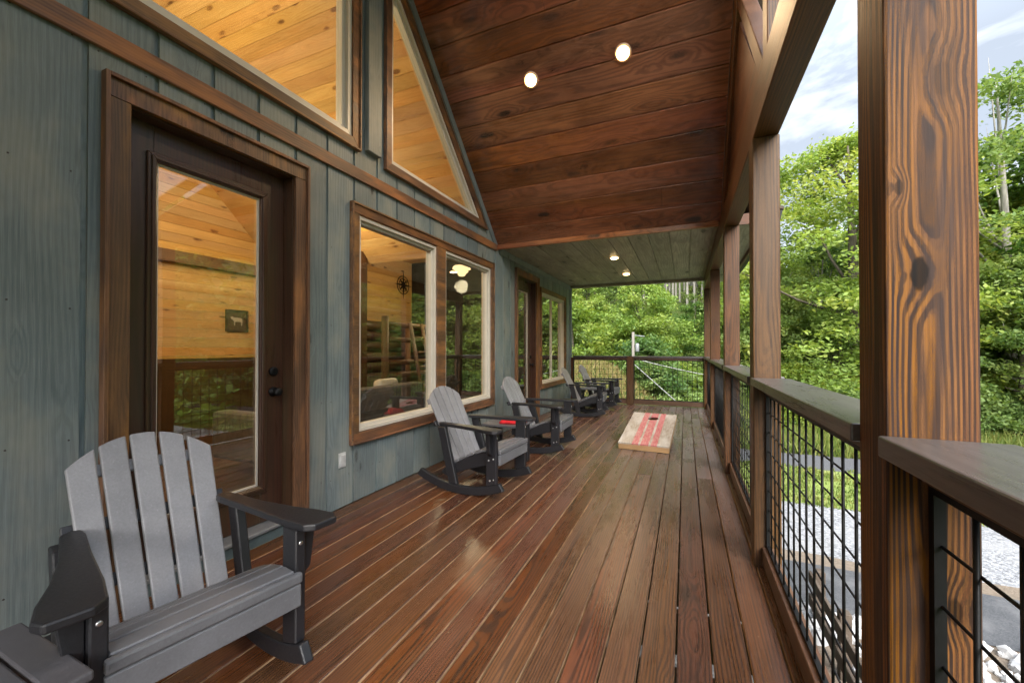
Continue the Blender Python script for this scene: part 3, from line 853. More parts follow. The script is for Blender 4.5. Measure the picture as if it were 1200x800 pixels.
def make_table():
    e = empty('side_table')
    B = M['plastic_black']; H = .455
    for k in range(5):
        m = MB(); y = -.215+.0865*k; m.box(-.225, .225, y, y+.08, H-.026, H); m.build('top_slat', M['plastic_table'], e, bevel=.006, seg=2)
    for sx in (-1, 1):
        for sy in (-1, 1):
            m = MB(); x0, x1 = sorted((sx*.19, sx*.155)); y0, y1 = sorted((sy*.19, sy*.115)); m.box(x0, x1, y0, y1, .001, H-.027); m.build('leg', B, e, bevel=.004)
    for sx in (-1, 1):
        x0, x1 = sorted((sx*.1545, sx*.125))
        m = MB(); m.box(x0, x1, -.189, .189, H-.10, H-.027); m.build('apron', B, e, bevel=.003)
        m = MB(); m.box(x0, x1, -.189, .189, .10, .15); m.build('stretcher', B, e, bevel=.003)
    m = MB(); m.box(-.124, .124, -.04, .04, .105, .13); m.build('stretcher', B, e, bevel=.003)
    return e
M['plastic_seat_shaded'] = simple('shaded_grey_poly_lumber', (.135, .138, .150), .42, .5, var=.09, scale=130, bump=.35, bscale=220, piece=.09)  # same grey plastic, seat shade put into the colour
M['plastic_table'] = simple('dark_poly_lumber', (.085, .083, .092), .42, .5, var=.1, scale=130, bump=.3, bscale=220, piece=.1)

CHAIRS = [(-1.79, .93, -11), (-1.80, 3.40, -4), (-1.74, 4.93, 0), (-1.78, 7.75, 4), (-1.74, 9.02, -2)]
clabels = ['nearest rocking chair with grey slats and black arms, beside the glass door',
           'grey and black rocking chair under the twin windows, nearer of the pair',
           'grey and black rocking chair just behind a red bundle, far from the first door',
           'grey and black rocking chair in front of the far window',
           'farthest grey and black rocking chair against the end railing']
chair = make_chair()
for i, (x, y, a) in enumerate(CHAIRS):
    c = chair if i == 0 else copy_tree(chair)
    c.location = (x, y, .002); c.rotation_euler = (0, 0, R(a))
    tag(c, clabels[i], 'rocking chair', 'rocking chairs along the cabin wall')
table = make_table()
TABS = [(-1.625, .335, -1), (-1.83, 4.17, 0), (-1.83, 8.40, 0)]
tl = ['dark slatted side table beside the nearest rocking chair', 'low black side table with a red bundle on it, between two rocking chairs', 'small side table between the two farthest rocking chairs']
for i, (x, y, a) in enumerate(TABS):
    c = table if i == 0 else copy_tree(table)
    c.location = (x, y, .002); c.rotation_euler = (0, 0, R(a)); tag(c, tl[i], 'side table', 'side tables between the rocking chairs')

# red folded cloth on the table
m = MB()
nx, ny = 14, 12; vs = []; fs = []
for lay in (0, 1):
    for i in range(nx+1):
        for j in range(ny+1):
            u, v = i/nx-.5, j/ny-.5
            ed = max(0, 1-max(abs(u), abs(v))*2)
            z = 0.001 if lay == 0 else .018+.035*min(1, ed*4)+.012*mnoise.noise((u*7, v*6, 3.1))
            vs.append((u*.27+.012*mnoise.noise((v*5, u*3, 1)), v*.22+.010*mnoise.noise((u*6, v*2, 7)), z))
N = (nx+1)*(ny+1)
for lay in (0, 1):
    for i in range(nx):
        for j in range(ny):
            a = lay*N+i*(ny+1)+j; q = (a, a+1, a+ny+2, a+ny+1); fs.append(q if lay == 0 else q[::-1])
rim = [i*(ny+1) for i in range(nx+1)]+[nx*(ny+1)+j for j in range(1, ny+1)]+[i*(ny+1)+ny for i in range(nx-1, -1, -1)]+[j for j in range(ny-1, 0, -1)]
for a, b in zip(rim, rim[1:]+rim[:1]): fs.append((a, b, N+b, N+a))
m.add(vs, fs, 0, .5, True)
o = m.build('folded_cloth', M['red']); o.location = (-1.76, 4.15, .4575); o.rotation_euler = (0, 0, .2)
tag(o, 'red folded cloth lying on the low side table', 'cloth')

# ------------------------------------------------------------------ cornhole board
def corn_mat():
    t = NT('painted_board')
    tc = t.n('ShaderNodeTexCoord').outputs['Object']
    sp = t.n('ShaderNodeSeparateXYZ'); t.set(sp.inputs[0], tc)
    f = t.map(sp.outputs[0], -.305, .305)
    st = t.ramp(f, [(0, (0, 0, 0)), (.27, (1, 1, 1)), (.40, (0, 0, 0)), (.445, (1, 1, 1)), (.60, (0, 0, 0)), (.645, (1, 1, 1)), (.765, (0, 0, 0))], 'CONSTANT')
    lg = t.vmath('MULTIPLY', tc, (60, 3, 60)); g = t.noise(lg, 1, 4, .6)
    big = t.noise(t.vmath('MULTIPLY', tc, (9, 2.2, 9)), 1, 4, .6)
    woodc = t.mix(t.map(g, .3, .7), (.23, .18, .135), (.42, .37, .31))
    woodc = t.mix(t.map(big, .42, .62, 0, .75), woodc, (.52, .49, .45))
    redc = t.mix(t.map(g, .3, .7), (.36, .070, .080), (.52, .18, .18))
    wear = t.map(t.noise(t.vmath('MULTIPLY', tc, (35, 9, 35)), 1, 5, .7), .48, .66, 0, .65)
    redc = t.mix(wear, redc, (.48, .32, .28))
    c = t.mix(st, woodc, redc)
    t.principled(c, .5, .4, normal=t.bump(g, .2, .001))
    return t.mat
M['corn'] = corn_mat()
M['cornframe'] = wood('board_frame', (.42, .27, .14), (.28, .15, .07), 'x', .015, .5, .2, (.1, .05, .02), (.5, .6), .4, .2, .1, .15)
e = empty('cornhole_board', (-.485, 5.27, .0), R(-3))
tag(e, 'cornhole game board with three worn red stripes lying on the deck', 'cornhole board')
tilt = math.asin((.30-.09)/1.22)
T = Matrix.Translation((0, 0, .09)) @ Matrix.Rotation(tilt, 4, 'X')
hx, hy, hr = 0, 1.22-.23, .076
n = 40
vs = []; fs = []
outer = []
for k in range(n):
    a = 2*math.pi*k/n+math.pi/4; dx, dy = math.cos(a), math.sin(a)
    outer.append((a, dx, dy))
W2, L2 = .305, 1.22
ringo = []
for (a, dx, dy) in outer:
    tx = (W2 if dx > 0 else -W2)/dx if abs(dx) > 1e-9 else 1e9
    ty = ((L2-hy) if dy > 0 else (0-hy))/dy if abs(dy) > 1e-9 else 1e9
    s_ = min(tx, ty); ringo.append((dx*s_, hy+dy*s_))
for c in ((-W2, 0), (W2, 0), (-W2, L2), (W2, L2)):
    k = min(range(n), key=lambda i: (ringo[i][0]-c[0])**2+(ringo[i][1]-c[1])**2); ringo[k] = c
for zz in (0, -.018):
    vs += [(p[0], p[1], zz) for p in ringo]
    vs += [(hr*dx, hy+hr*dy, zz) for (a, dx, dy) in outer]
for k in range(n):
    j = (k+1) % n
    fs += [(k, j, n+j, n+k), (2*n+k, 3*n+k, 3*n+j, 2*n+j), (k, 2*n+k, 2*n+j, j), (n+k, n+j, 3*n+j, 3*n+k)]
m = MB(); m.add([T @ Vector(p) for p in vs], fs)
m.build('board_top', M['corn'], e)
m = MB()
m.box(-W2+.002, W2-.002, .002, .04, -.088, -.0185, M=T); m.box(-W2+.002, W2-.002, L2-.04, L2-.002, -.088, -.0185, M=T)
m.box(-W2+.002, -W2+.04, .0405, L2-.0405, -.088, -.0185, M=T); m.box(W2-.04, W2-.002, .0405, L2-.0405, -.088, -.0185, M=T)
m.build('board_frame', M['cornframe'], e, bevel=.003)
for s in (-1, 1):
    x0, x1 = sorted((s*(W2-.042), s*(W2-.080))); m = MB(); m.box(x0, x1, 1.06, 1.14, .002, .24); m.build('leg', M['cornframe'], e, bevel=.003)

# ------------------------------------------------------------------ things inside the cabin
def at_x(px, py, X):
    """point on the plane x = X seen at photo pixel (px,py)"""
    a = (px-600)/475; c, s_ = .9195, .393
    d = X/(a*c-s_); return Vector((X, (a*s_+c)*d, 1.28+(408-py)/475*d))
p = at_x(277, 376, XI)
e = world_empty('framed_picture', (XI+.001, p.y, p.z)); tag(e, 'small framed animal picture on the pine wall seen through the near door', 'picture')
m = MB(); q = [(p.y-.19, p.z-.19), (p.y+.19, p.z-.19), (p.y+.19, p.z+.19), (p.y-.19, p.z+.19)]
m.ring(q, offset_poly(q, -.03), XI+.002, XI+.03); m.build('picture_frame', M['timber'], e)
m = MB(); m.prism(offset_poly(q, -.03), XI+.004, XI+.012); m.build('picture_sheet', simple('brown_print', (.10, .065, .045), .6), e)
m = MB(); cy, cz_ = p.y, p.z
cow = [(-.10, .03), (-.11, .06), (-.085, .075), (-.06, .06), (.05, .055), (.09, .04), (.095, -.02), (.085, -.08), (.07, -.08), (.07, -.02), (.02, -.015), (-.03, -.02), (-.035, -.08), (-.05, -.08), (-.055, 0), (-.075, .02)]
m.prism([(cy+a, cz_+b) for a, b in cow], XI+.0125, XI+.015); m.build('animal_figure', simple('pale_print', (.5, .45, .38), .6), e)
p = at_x(472, 334, XI)
e = world_empty('compass_ornament', (XI+.001, p.y, p.z)); tag(e, 'black round compass shaped ornament on the pine wall seen through the twin window', 'ornament')
m = MB()
for rr_, w_ in ((.26, .02), (.18, .012)):
    ci = [(p.y+rr_*math.cos(2*math.pi*k/32), p.z+rr_*math.sin(2*math.pi*k/32)) for k in range(32)]
    co = [(p.y+(rr_-w_)*math.cos(2*math.pi*k/32), p.z+(rr_-w_)*math.sin(2*math.pi*k/32)) for k in range(32)]
    m.ring(ci, co, XI+.003, XI+.015)
for k in range(8):
    a = k*math.pi/4; l_ = .40 if k % 2 == 0 else .24
    d1 = Vector((math.cos(a), math.sin(a))); n1 = Vector((-d1.y, d1.x))
    c0 = Vector((p.y, p.z))
    m.prism([tuple(c0), tuple(c0+d1*.08+n1*.03), tuple(c0+d1*l_), tuple(c0+d1*.08-n1*.03)], XI+.016, XI+.022)
m.build('compass_rose', M['black'], e)
# pendant
p = at_x(541, 317, -4.6)
e = world_empty('pendant_lamp', (p.x, p.y, p.z)); tag(e, 'lit tiered pendant lamp inside the cabin, seen through the right hand twin window', 'lamp')
m = MB(); m.lathe([(.17, .10), (.20, .07), (.20, .03), (.15, .02)], p, 24); m.lathe([(.13, .015), (.15, -.02), (.13, -.05), (.10, -.055)], p, 24); m.lathe([(.08, -.06), (.09, -.09), (.06, -.12), (.01, -.125)], p, 20)
m.build('lamp_shade', emit('lamp_shade_glow', (1, .66, .32), .7), e)
m = MB(); m.tube([(p.x, p.y, p.z+.10), (p.x, p.y, p.z+.5)], .012, 8); m.build('stem', M['black'], e)

def inlamp(x, y, z, pw, size=.5):
    ld = bpy.data.lights.new('room_lamp', 'POINT'); ld.energy = pw; ld.color = (1, .80, .52); ld.shadow_soft_size = size
    lo = bpy.data.objects.new('room_lamp', ld); link(lo); lo.location = (x, y, z); return lo
inlamp(p.x, p.y, p.z-.35, 26, .15)
inlamp(-4.6, 1.2, 4.0, 62, .3); inlamp(-4.8, 4.2, 3.1, 22, .3); inlamp(-4.5, -1.5, 3.0, 12, .3)
# dark log half wall at the back of the room
e = world_empty('log_half_wall', (-6.7, 7.4, 0)); tag(e, 'dark half wall of stacked logs inside the cabin, below the compass ornament', 'half wall')
m = MB()
for k in range(8): m.tube([(-6.7, 5.5, .12+.24*k), (-6.7, 9.5, .12+.24*k)], .125, 12)
m.build('log_stack', M['floorin'], e)
# log bunk bed
e = world_empty('log_bed', (-5.6, 6.8, 0)); tag(e, 'dark log bunk frame inside the cabin, seen through the left hand twin window', 'bed')
for (a, b) in ((-6.3, 6.2), (-5.3, 6.2), (-6.3, 8.2), (-5.3, 8.2)):
    m = MB(); m.tube([(a, b, 0), (a, b, 1.9)], .07, 12); m.build('leg', M['log'], e)
m = MB()
for zz in (.45, .75, 1.0, 1.45, 1.75): m.tube([(-5.3, 6.2, zz), (-5.3, 8.2, zz)], .055, 10)
m.build('rail', M['log'], e)
m = MB(); m.box(-6.3, -5.36, 6.25, 8.15, .5, .68); m.build('mattress', simple('bed_cover', (.10, .11, .06), .9, var=.4, scale=6), e, bevel=.04)
m = MB(); m.tube([(-4.7, 6.7, 0), (-5.25, 6.9, 1.8)], .04, 10); m.tube([(-4.7, 7.1, 0), (-5.25, 7.3, 1.8)], .04, 10)
for k in range(1, 6): m.tube([(-4.7-.55*k/6, 6.7+.2*k/6, 1.8*k/6), (-4.7-.55*k/6, 7.1+.2*k/6, 1.8*k/6)], .025, 8)
m.build('ladder', M['log'], e)
# sofa with cushions near the windows
e = world_empty('sofa', (-4.1, 3.6, 0)); tag(e, 'grey sofa inside the cabin under the twin windows', 'sofa')
sof = simple('sofa_cloth', (.11, .10, .095), .9, var=.3, scale=15)
m = MB(); m.box(-4.6, -3.7, 2.9, 4.9, .12, .45); m.build('seat', sof, e, bevel=.05, seg=2)
m = MB(); m.box(-3.68, -3.48, 2.9, 4.9, .12, .80); m.build('backrest', sof, e, bevel=.05, seg=2)
m = MB(); m.box(-4.6, -3.49, 2.68, 2.89, .12, .62); m.build('armrest', sof, e, bevel=.05, seg=2)
m = MB(); m.box(-4.6, -3.49, 4.91, 5.1, .12, .62); m.build('armrest', sof, e, bevel=.05, seg=2)
for (yy, mt, nm) in ((3.15, 'red', 'red cushion on the sofa inside the cabin'), (4.55, 'white', 'pale cushion on the sofa inside the cabin')):
    m = MB(); m.box(-.08, .08, -.21, .21, -.20, .20); o = m.build('cushion', M[mt], None, bevel=.07, seg=3); o.location = (-3.84, yy, .66); o.rotation_euler = (0, R(-14), 0); tag(o, nm, 'cushion')

# ------------------------------------------------------------------ terrain
G0 = -2.70
def sst(a, b, x):
    t_ = min(1, max(0, (x-a)/(b-a))); return t_*t_*(3-2*t_)
def gz(x, y):
    z = G0
    h = y-23-.10*max(0, x)
    if h > 0: z += (.42-.32*sst(.03, .16, x/max(y, 1)))*h*sst(0, 14, h)
    h2 = x-30
    if h2 > 0: z += .34*h2*sst(0, 14, h2)*sst(-60, 0, y)
    z += 3.1*sst(12.5, 22, y)*sst(1.0, -4.5, x)*(1-sst(22, 30, y)*.6)
    if z > G0+1e-6: z += .5*mnoise.noise((x*.09, y*.09, 0))*sst(G0, G0+2, z)
    z = min(z, 95+0*x)
    return z
def grid(name, xs, ys, mat, zf):
    V = [(x, y, zf(x, y)) for y in ys for x in xs]; nx = len(xs)
    F = [(j*nx+i, j*nx+i+1, (j+1)*nx+i+1, (j+1)*nx+i) for j in range(len(ys)-1) for i in range(nx-1)]
    m = MB(); m.add(V, F, 0, .5, True); return m.build(name, mat)
def ground_mat():
    t = NT('ground_cover'); tc = t.n('ShaderNodeTexCoord').outputs['Object']
    n1 = t.noise(tc, .35, 5, .65); n2 = t.noise(tc, 4, 5, .7); n3 = t.noise(tc, 40, 3, .6)
    c = t.mix(t.map(n1, .35, .65), (.045, .075, .016), (.09, .115, .03))
    c = t.mix(t.map(n2, .5, .7, 0, .6), c, (.10, .085, .04))
    c = t.mix(t.map(n3, .35, .7, 0, .5), c, (.03, .045, .012))
    t.principled(c, .95, .1, normal=t.bump(n3, .8, .05)); return t.mat
def agg(name, c1, c2, scale, bump=.5, c3=None, rough=.9, dist=.01):
    t = NT(name); tc = t.n('ShaderNodeTexCoord').outputs['Object']
    vo = t.n('ShaderNodeTexVoronoi'); t.set(vo.inputs['Vector'], tc); vo.inputs['Scale'].default_value = scale
    sc = t.n('ShaderNodeSeparateColor'); t.set(sc.inputs[0], vo.outputs['Color'])
    big = t.noise(tc, .9, 5, .65)
    c = t.mix(sc.outputs[0], c1, c2)
    if c3: c = t.mix(t.map(big, .50, .66, 0, .8, True), c, c3)
    h = t.math('ADD', t.map(vo.outputs['Distance'], 0, .6, 1, 0), t.math('MULTIPLY', sc.outputs[1], .4))
    t.principled(c, rough, .25, normal=t.bump(h, bump, dist)); return t.mat
xs = sorted(set(list(np.arange(-60, 90, 1.5)) + list(np.arange(-400, -60, 20)) + list(np.arange(90, 420, 20))))
ys = sorted(set(list(np.arange(-30, 110, 1.5)) + list(np.arange(-300, -30, 20)) + list(np.arange(110, 420, 20))))
o = grid('ground', [float(v) for v in xs], [float(v) for v in ys], ground_mat(), gz); o['kind'] = 'structure'
def sheet(name, poly, z, mat):
    n_ = len(poly); m = MB(); m.add([(p[0], p[1], z) for p in poly], [tuple(range(n_))], 0, .5); o = m.build(name, mat); o['kind'] = 'structure'
    if o.data.polygons[0].normal.z < 0: o.data.flip_normals()
    return o
def wavy(y, x0, x1, amp, seed, step=.4):
    return [(xx, y+amp*mnoise.noise((xx*.7, seed, 0))+amp*.5*mnoise.noise((xx*2.9, seed, 4))) for xx in np.arange(x0, x1, step)]
def band(name, ya, yb, mat, z, amp=.15, seed=1, x0=.9, x1=26):
    return sheet(name, wavy(ya, x0, x1, amp, seed)+wavy(yb, x0, x1, amp, seed+9)[::-1], z, mat)
dirt = agg('orange_dirt', (.13, .102, .078), (.18, .145, .112), 30, .5, (.11, .095, .075))
band('dirt_bed', 4.4, 7.6, dirt, G0+.004, .0, 2)
band('gravel', 9.0, 12.6, agg('grey_gravel', (.11, .113, .122), (.31, .315, .33), 26, .9, (.24, .24, .245)), G0+.008, .22, 3)
band('dirt_strip', 8.9, 9.45, dirt, G0+.014, .16, 5)
band('driveway', 7.5, 9.05, agg('asphalt', (.045, .047, .052), (.085, .088, .095), 90, .3, (.12, .12, .125), .8, .003), G0+.012+.006, .05, 6)
band('lawn', 12.5, 16.2, agg('lawn_soil', (.13, .18, .04), (.19, .23, .06), 20, .5, (.19, .19, .07)), G0+.012, .25, 7)
band('road', 16.2, 18.3, agg('road_asphalt', (.06, .062, .066), (.10, .10, .108), 60, .3, None, .85, .003), G0+.016, .12, 8, .9, 60)

def blades(name, n, region, mat, h, seed, w=.018):
    rs = np.random.RandomState(seed); V = []; Fc = []; r = []
    k = 0
    while k < n:
        x_ = rs.uniform(region[0], region[1]); y_ = rs.uniform(region[2], region[3])
        if mnoise.noise((x_*.8, y_*.8, seed)) < -.25 and rs.rand() < .7: k += .3; continue
        z_ = gz(x_, y_); rv = rs.rand()
        for q in range(3):
            a = rs.uniform(0, 6.28); hh = h*rs.uniform(.5, 1.3); lx, ly = rs.normal(0, .35*hh), rs.normal(0, .35*hh)
            dx, dy = math.cos(a)*w, math.sin(a)*w; ox, oy = rs.normal(0, .03, 2)
            b = len(V); V += [(x_+ox-dx, y_+oy-dy, z_), (x_+ox+dx, y_+oy+dy, z_), (x_+ox+lx, y_+oy+ly, z_+hh)]; Fc.append((b, b+1, b+2)); r += [rv]*3
        k += 1
    me = bpy.data.meshes.new(name); me.from_pydata(V, [], Fc); me.attributes.new('rnd', 'FLOAT', 'POINT').data.foreach_set('value', r)
    me.materials.append(mat); o = bpy.data.objects.new(name, me); link(o); return o
o = blades('lawn_grass', 9000, (1.5, 22, 12.4, 16.3), M['grassblade'], .12, 3); tag(o, 'short green grass between the gravel and the road', 'grass', None, 'stuff')
o = blades('dry_grass', 22000, (-16, 0, 14, 30), M['drygrass'], .24, 4, .022); tag(o, 'tall dry grass on the bank beyond the end railing', 'grass', None, 'stuff')
o = blades('verge_grass', 9000, (1, 34, 18.2, 24), M['grassblade'], .5, 5, .03); tag(o, 'tall weeds along the far side of the road', 'weeds', None, 'stuff')

sheet('under_deck_gravel', [(-9.4, -6), (.88, -6), (.88, 10.5), (-9.4, 10.5)], G0+.006, agg('dark_gravel', (.05, .048, .046), (.12, .115, .11), 24, .6))
# white rip-rap
rs = np.random.RandomState(11); m = MB()
ico = bmesh.new(); bmesh.ops.create_icosphere(ico, subdivisions=1, radius=1); IV = [v.co.copy() for v in ico.verts]; IF = [tuple(v.index for v in f.verts) for f in ico.faces]; ico.free()
for k in range(900):
    x_ = rs.uniform(1.3, 8.5); y_ = rs.uniform(6.0, 7.5)
    if x_ < 1.9 and y_ < 6.7: continue
    s_ = rs.uniform(.045, .115); sc = rs.uniform(.6, 1.2, 3)*s_
    Rm = Matrix.Rotation(rs.uniform(0, 6), 3, 'Z') @ Matrix.Rotation(rs.uniform(0, 6), 3, 'X')
    sd = rs.uniform(0, 50)
    m.add([Vector((x_, y_, G0+s_*.35)) + Rm @ Vector((v.x*sc[0], v.y*sc[1], v.z*sc[2]))*(1+.35*mnoise.noise(v*1.3+Vector((sd, 0, 0)))) for v in IV], IF)
o = m.build('riprap', M['white_rock']); tag(o, 'white broken stones beside the asphalt drive', 'stones', None, 'stuff')

# low timber guard rail by the stones
e = world_empty('timber_rail', (1.75, 6.4, G0)); tag(e, 'low dark timber guard rail among the white stones below the porch', 'fence')
for yy in (7.05, 6.05, 5.05):
    m = MB(); m.box(1.70, 1.82, yy, yy+.12, G0-.1, G0+.80); m.build('rail_post', M['timber'], e, bevel=.008)
for zz in (.22, .55):
    m = MB(); m.box(1.66, 1.698, 4.9, 7.25, G0+zz, G0+zz+.16); m.build('plank', M['timber'], e, bevel=.006)

# ------------------------------------------------------------------ trees
def mk_mesh(name, V, Fc, rnd, mat, smooth=False):
    me = bpy.data.meshes.new(name)
    V = np.asarray(V, dtype=np.float32); nf = len(Fc); k = Fc.shape[1]
    me.vertices.add(len(V)); me.vertices.foreach_set('co', V.ravel())
    me.loops.add(nf*k); me.loops.foreach_set('vertex_index', Fc.astype(np.int32).ravel())
    me.polygons.add(nf); me.polygons.foreach_set('loop_start', np.arange(0, nf*k, k, dtype=np.int32)); 
    me.update(calc_edges=True)
    me.attributes.new('rnd', 'FLOAT', 'POINT').data.foreach_set('value', np.asarray(rnd, dtype=np.float32))
    me.materials.append(mat); me.validate(); return me
def leaf_cloud(name, centers, radii, per, size, rs, mat, flat=.65, droop=.0):
    P = []; CR = []
    for c, r in zip(centers, radii):
        n_ = int(per*(r/np.mean(radii))**2)
        d = rs.normal(0, 1, (n_, 3)); d /= np.linalg.norm(d, axis=1)[:, None]
        rad = r*rs.uniform(.25, 1.0, n_)**.6*(1+.25*rs.normal(0, 1, n_))
        q = d*rad[:, None]; q[:, 2] *= flat
        P.append(c+q); CR.append(np.full(n_, rs.rand()))
    P = np.concatenate(P); CR = np.concatenate(CR); n_ = len(P)
    nv = rs.normal(0, 1, (n_, 3)); nv[:, 2] = np.abs(nv[:, 2])+.5; nv /= np.linalg.norm(nv, axis=1)[:, None]
    a = np.cross(nv, rs.normal(0, 1, (n_, 3))); a /= np.linalg.norm(a, axis=1)[:, None]; b = np.cross(nv, a)
    s_ = size*rs.uniform(.6, 1.4, n_)[:, None]
    V = np.stack([P-a*s_, P+b*s_*.5-a*s_*.1, P+a*s_, P-b*s_*.5-a*s_*.1], 1).reshape(-1, 3)
    Fc = np.arange(n_*4).reshape(-1, 4)
    rnd = np.clip(.55*CR+.45*rs.rand(n_), 0, 1)
    return mk_mesh(name, V, Fc, np.repeat(rnd, 4), mat)
def tree_kind(seed, H, Rr, base, nc, per, leaf, mat, bark, trunk_r, shape='broad', limbs=14, flat=.65, crs=.2):
    rs = np.random.RandomState(seed)
    cs = []; rad = []
    while len(cs) < nc:
        t_ = rs.rand()
        if shape == 'broad': env = math.sin(math.pi*min(1, (.12+.88*t_)))**.55*(1-.25*t_)
        elif shape == 'tall': env = .55+.45*math.sin(math.pi*t_)-.3*t_
        elif shape == 'mound': env = math.sqrt(max(0, 1-t_**1.7))
        else: env = 1-t_*.8
        a = rs.uniform(0, 2*math.pi); lob = 1+.22*math.sin(2*a+seed)+.15*math.sin(3*a+2*seed+4*t_)
        rr_ = Rr*env*lob*math.sqrt(rs.uniform(.12, 1))
        cs.append((rr_*math.cos(a), rr_*math.sin(a), H*(base+(1-base)*t_*.96))); rad.append(Rr*crs*rs.uniform(.6, 1.4))
    cs = np.array(cs); rad = np.array(rad)
    crown = leaf_cloud('crown', cs, rad, per, leaf, rs, mat, flat)
    m = MB(); bend = rs.uniform(-.04, .04, 2)*H
    def tp(f): return Vector((bend[0]*f*f*2, bend[1]*f*f*2, H*f))
    m.tube([Vector((0, 0, -.6))]+[tp(f) for f in (0.02, .2, .4, .6, .8, .92)], [trunk_r*1.3, trunk_r*1.1, trunk_r*.9, trunk_r*.75, trunk_r*.55, trunk_r*.3, trunk_r*.1], 8)
    for k in range(limbs):
        i = rs.randint(len(cs)); c = Vector(cs[i]); f0 = max(base*.7, min(.85, c.z/H*rs.uniform(.55, .85)))
        s0 = tp(f0); mid = s0.lerp(c, .5)+Vector((0, 0, -.03*H*rs.rand()))
        r0 = trunk_r*.38*(1-f0*.5)
        m.tube([s0, mid, c, c+(c-mid)*.35], [r0, r0*.65, r0*.35, r0*.1], 5)
    tr = m.build('trunk', bark); me = tr.data; bpy.data.objects.remove(tr)
    return crown, me, H
KIND = {}
KIND['big'] = tree_kind(3, 15, 6.6, .12, 250, 170, .105, M['leaf_paley'], M['bark'], .30, 'broad', 22, .55, .14)
KIND['sparse'] = tree_kind(5, 15, 5.5, .25, 95, 140, .10, M['leaf_pale'], M['bark_pale'], .20, 'broad', 26, .5, .13)
KIND['mid'] = tree_kind(8, 11, 4.2, .06, 130, 170, .115, M['leaf'], M['bark'], .2, 'broad', 10, .6, .18)
KIND['yel'] = tree_kind(12, 11, 3.6, .08, 115, 160, .115, M['leaf_y'], M['bark'], .18, 'tall', 10, .6, .2)
KIND['deep'] = tree_kind(15, 13, 4.2, .05, 125, 150, .125, M['leaf_d'], M['bark'], .22, 'tall', 8, .6, .2)
KIND['mound'] = tree_kind(21, 8.5, 4.2, .0, 170, 140, .11, M['leaf'], M['bark'], .2, 'mound', 10, .6, .15)
KIND['bush'] = tree_kind(24, 2.4, 1.8, .0, 60, 80, .08, M['leaf_pale'], M['bark'], .05, 'mound', 6, .7, .22)
KIND['bushy'] = tree_kind(26, 2.2, 1.9, .0, 60, 80, .08, M['leaf_y'], M['bark'], .05, 'mound', 6, .7, .22)
KIND['bushd'] = tree_kind(27, 2.6, 1.9, .0, 60, 80, .09, M['leaf_d'], M['bark'], .05, 'mound', 6, .7, .22)
KIND['pole'] = tree_kind(31, 17, 2.3, .72, 26, 50, .16, M['leaf_d'], M['bark_pale'], .17, 'tall', 8, .6, .25)
for k_, src, mt_ in (('hmid', 'mid', 'leaf_pale'), ('hyel', 'yel', 'leaf_paley'), ('hdeep', 'deep', 'leaf'), ('moundy', 'mound', 'leaf_paley')):
    cr_ = KIND[src][0].copy(); cr_.name = 'crown'; cr_.materials[0] = M[mt_]; KIND[k_] = (cr_, KIND[src][1], KIND[src][2])
NAME = {'moundy': 'vine_covered_tree', 'bush': 'bush', 'bushy': 'bush', 'bushd': 'bush', 'mound': 'vine_covered_tree', 'pole': 'bare_trunk_tree'}
def plant(kind, x, y, h, rz, label, group, wide=1.0, dz=-.1):
    cr, tr, H = KIND[kind]
    e = empty(NAME.get(kind, 'tree'), (x, y, gz(x, y)+dz), rz); s_ = h/H
    e.scale = (s_*wide, s_*wide, s_)
    tag(e, label, 'bush' if 'bush' in kind else 'tree', group)
    for nm, me in (('trunk', tr), ('crown', cr)):
        o = bpy.data.objects.new(nm, me); link(o, e)
    return e
def at_d(px, d):
    a = (px-600)/475; return ((a*.9195-.393)*d, (a*.393+.9195)*d)
def tree_px(kind, px, d, ytop, label, group=None, wide=1.0, rz=None):
    x_, y_ = at_d(px, d); zt = 1.28+(408-ytop)/475*d
    return plant(kind, x_, y_, max(1.0, zt-gz(x_, y_)), random.uniform(0, 6.28) if rz is None else rz, label, group, wide)
# named, near ones
tree_px('big', 1003, 24, 150, 'tall yellow green tree against the sky, between the second and the nearest post', wide=1.15)
tree_px('sparse', 1185, 21, 62, 'tall thin leaved tree with bare twigs, right of the nearest post', wide=1.0)
tree_px('mid', 1235, 22, 120, 'green tree at the right edge of the view behind the thin leaved tree')
tree_px('moundy', 752, 26, 318, 'vine draped green tree standing behind the utility pole')
tree_px('hyel', 688, 30, 318, 'pale yellow green tree beside the house corner')
tree_px('deep', 700, 36, 352, 'dark green tree left of the vine draped tree')
tree_px('hmid', 806, 30, 372, 'round green tree right of the vine draped tree, before the corner post')
tree_px('hmid', 926, 44, 318, 'green tree left below the tall yellow green tree')
tree_px('yel', 1172, 24, 215, 'yellow green tree just right of the nearest post')
tree_px('deep', 868, 30, 325, 'dark green tree seen between the third and fourth posts')
g = 'trees on the wooded hillside'
lb = {'mid': 'green leafy tree on the wooded hillside beyond the road', 'yel': 'yellowish leafy tree on the wooded hillside beyond the road', 'deep': 'dark green tree on the wooded hillside beyond the road', 'pole': 'tall bare trunked tree high on the wooded hillside'}
rs = np.random.RandomState(5); placed = []
def free(x_, y_, r):
    if any((x_-a)**2+(y_-b)**2 < r*r for a, b in placed): return False
    placed.append((x_, y_)); return True
cnt = 0
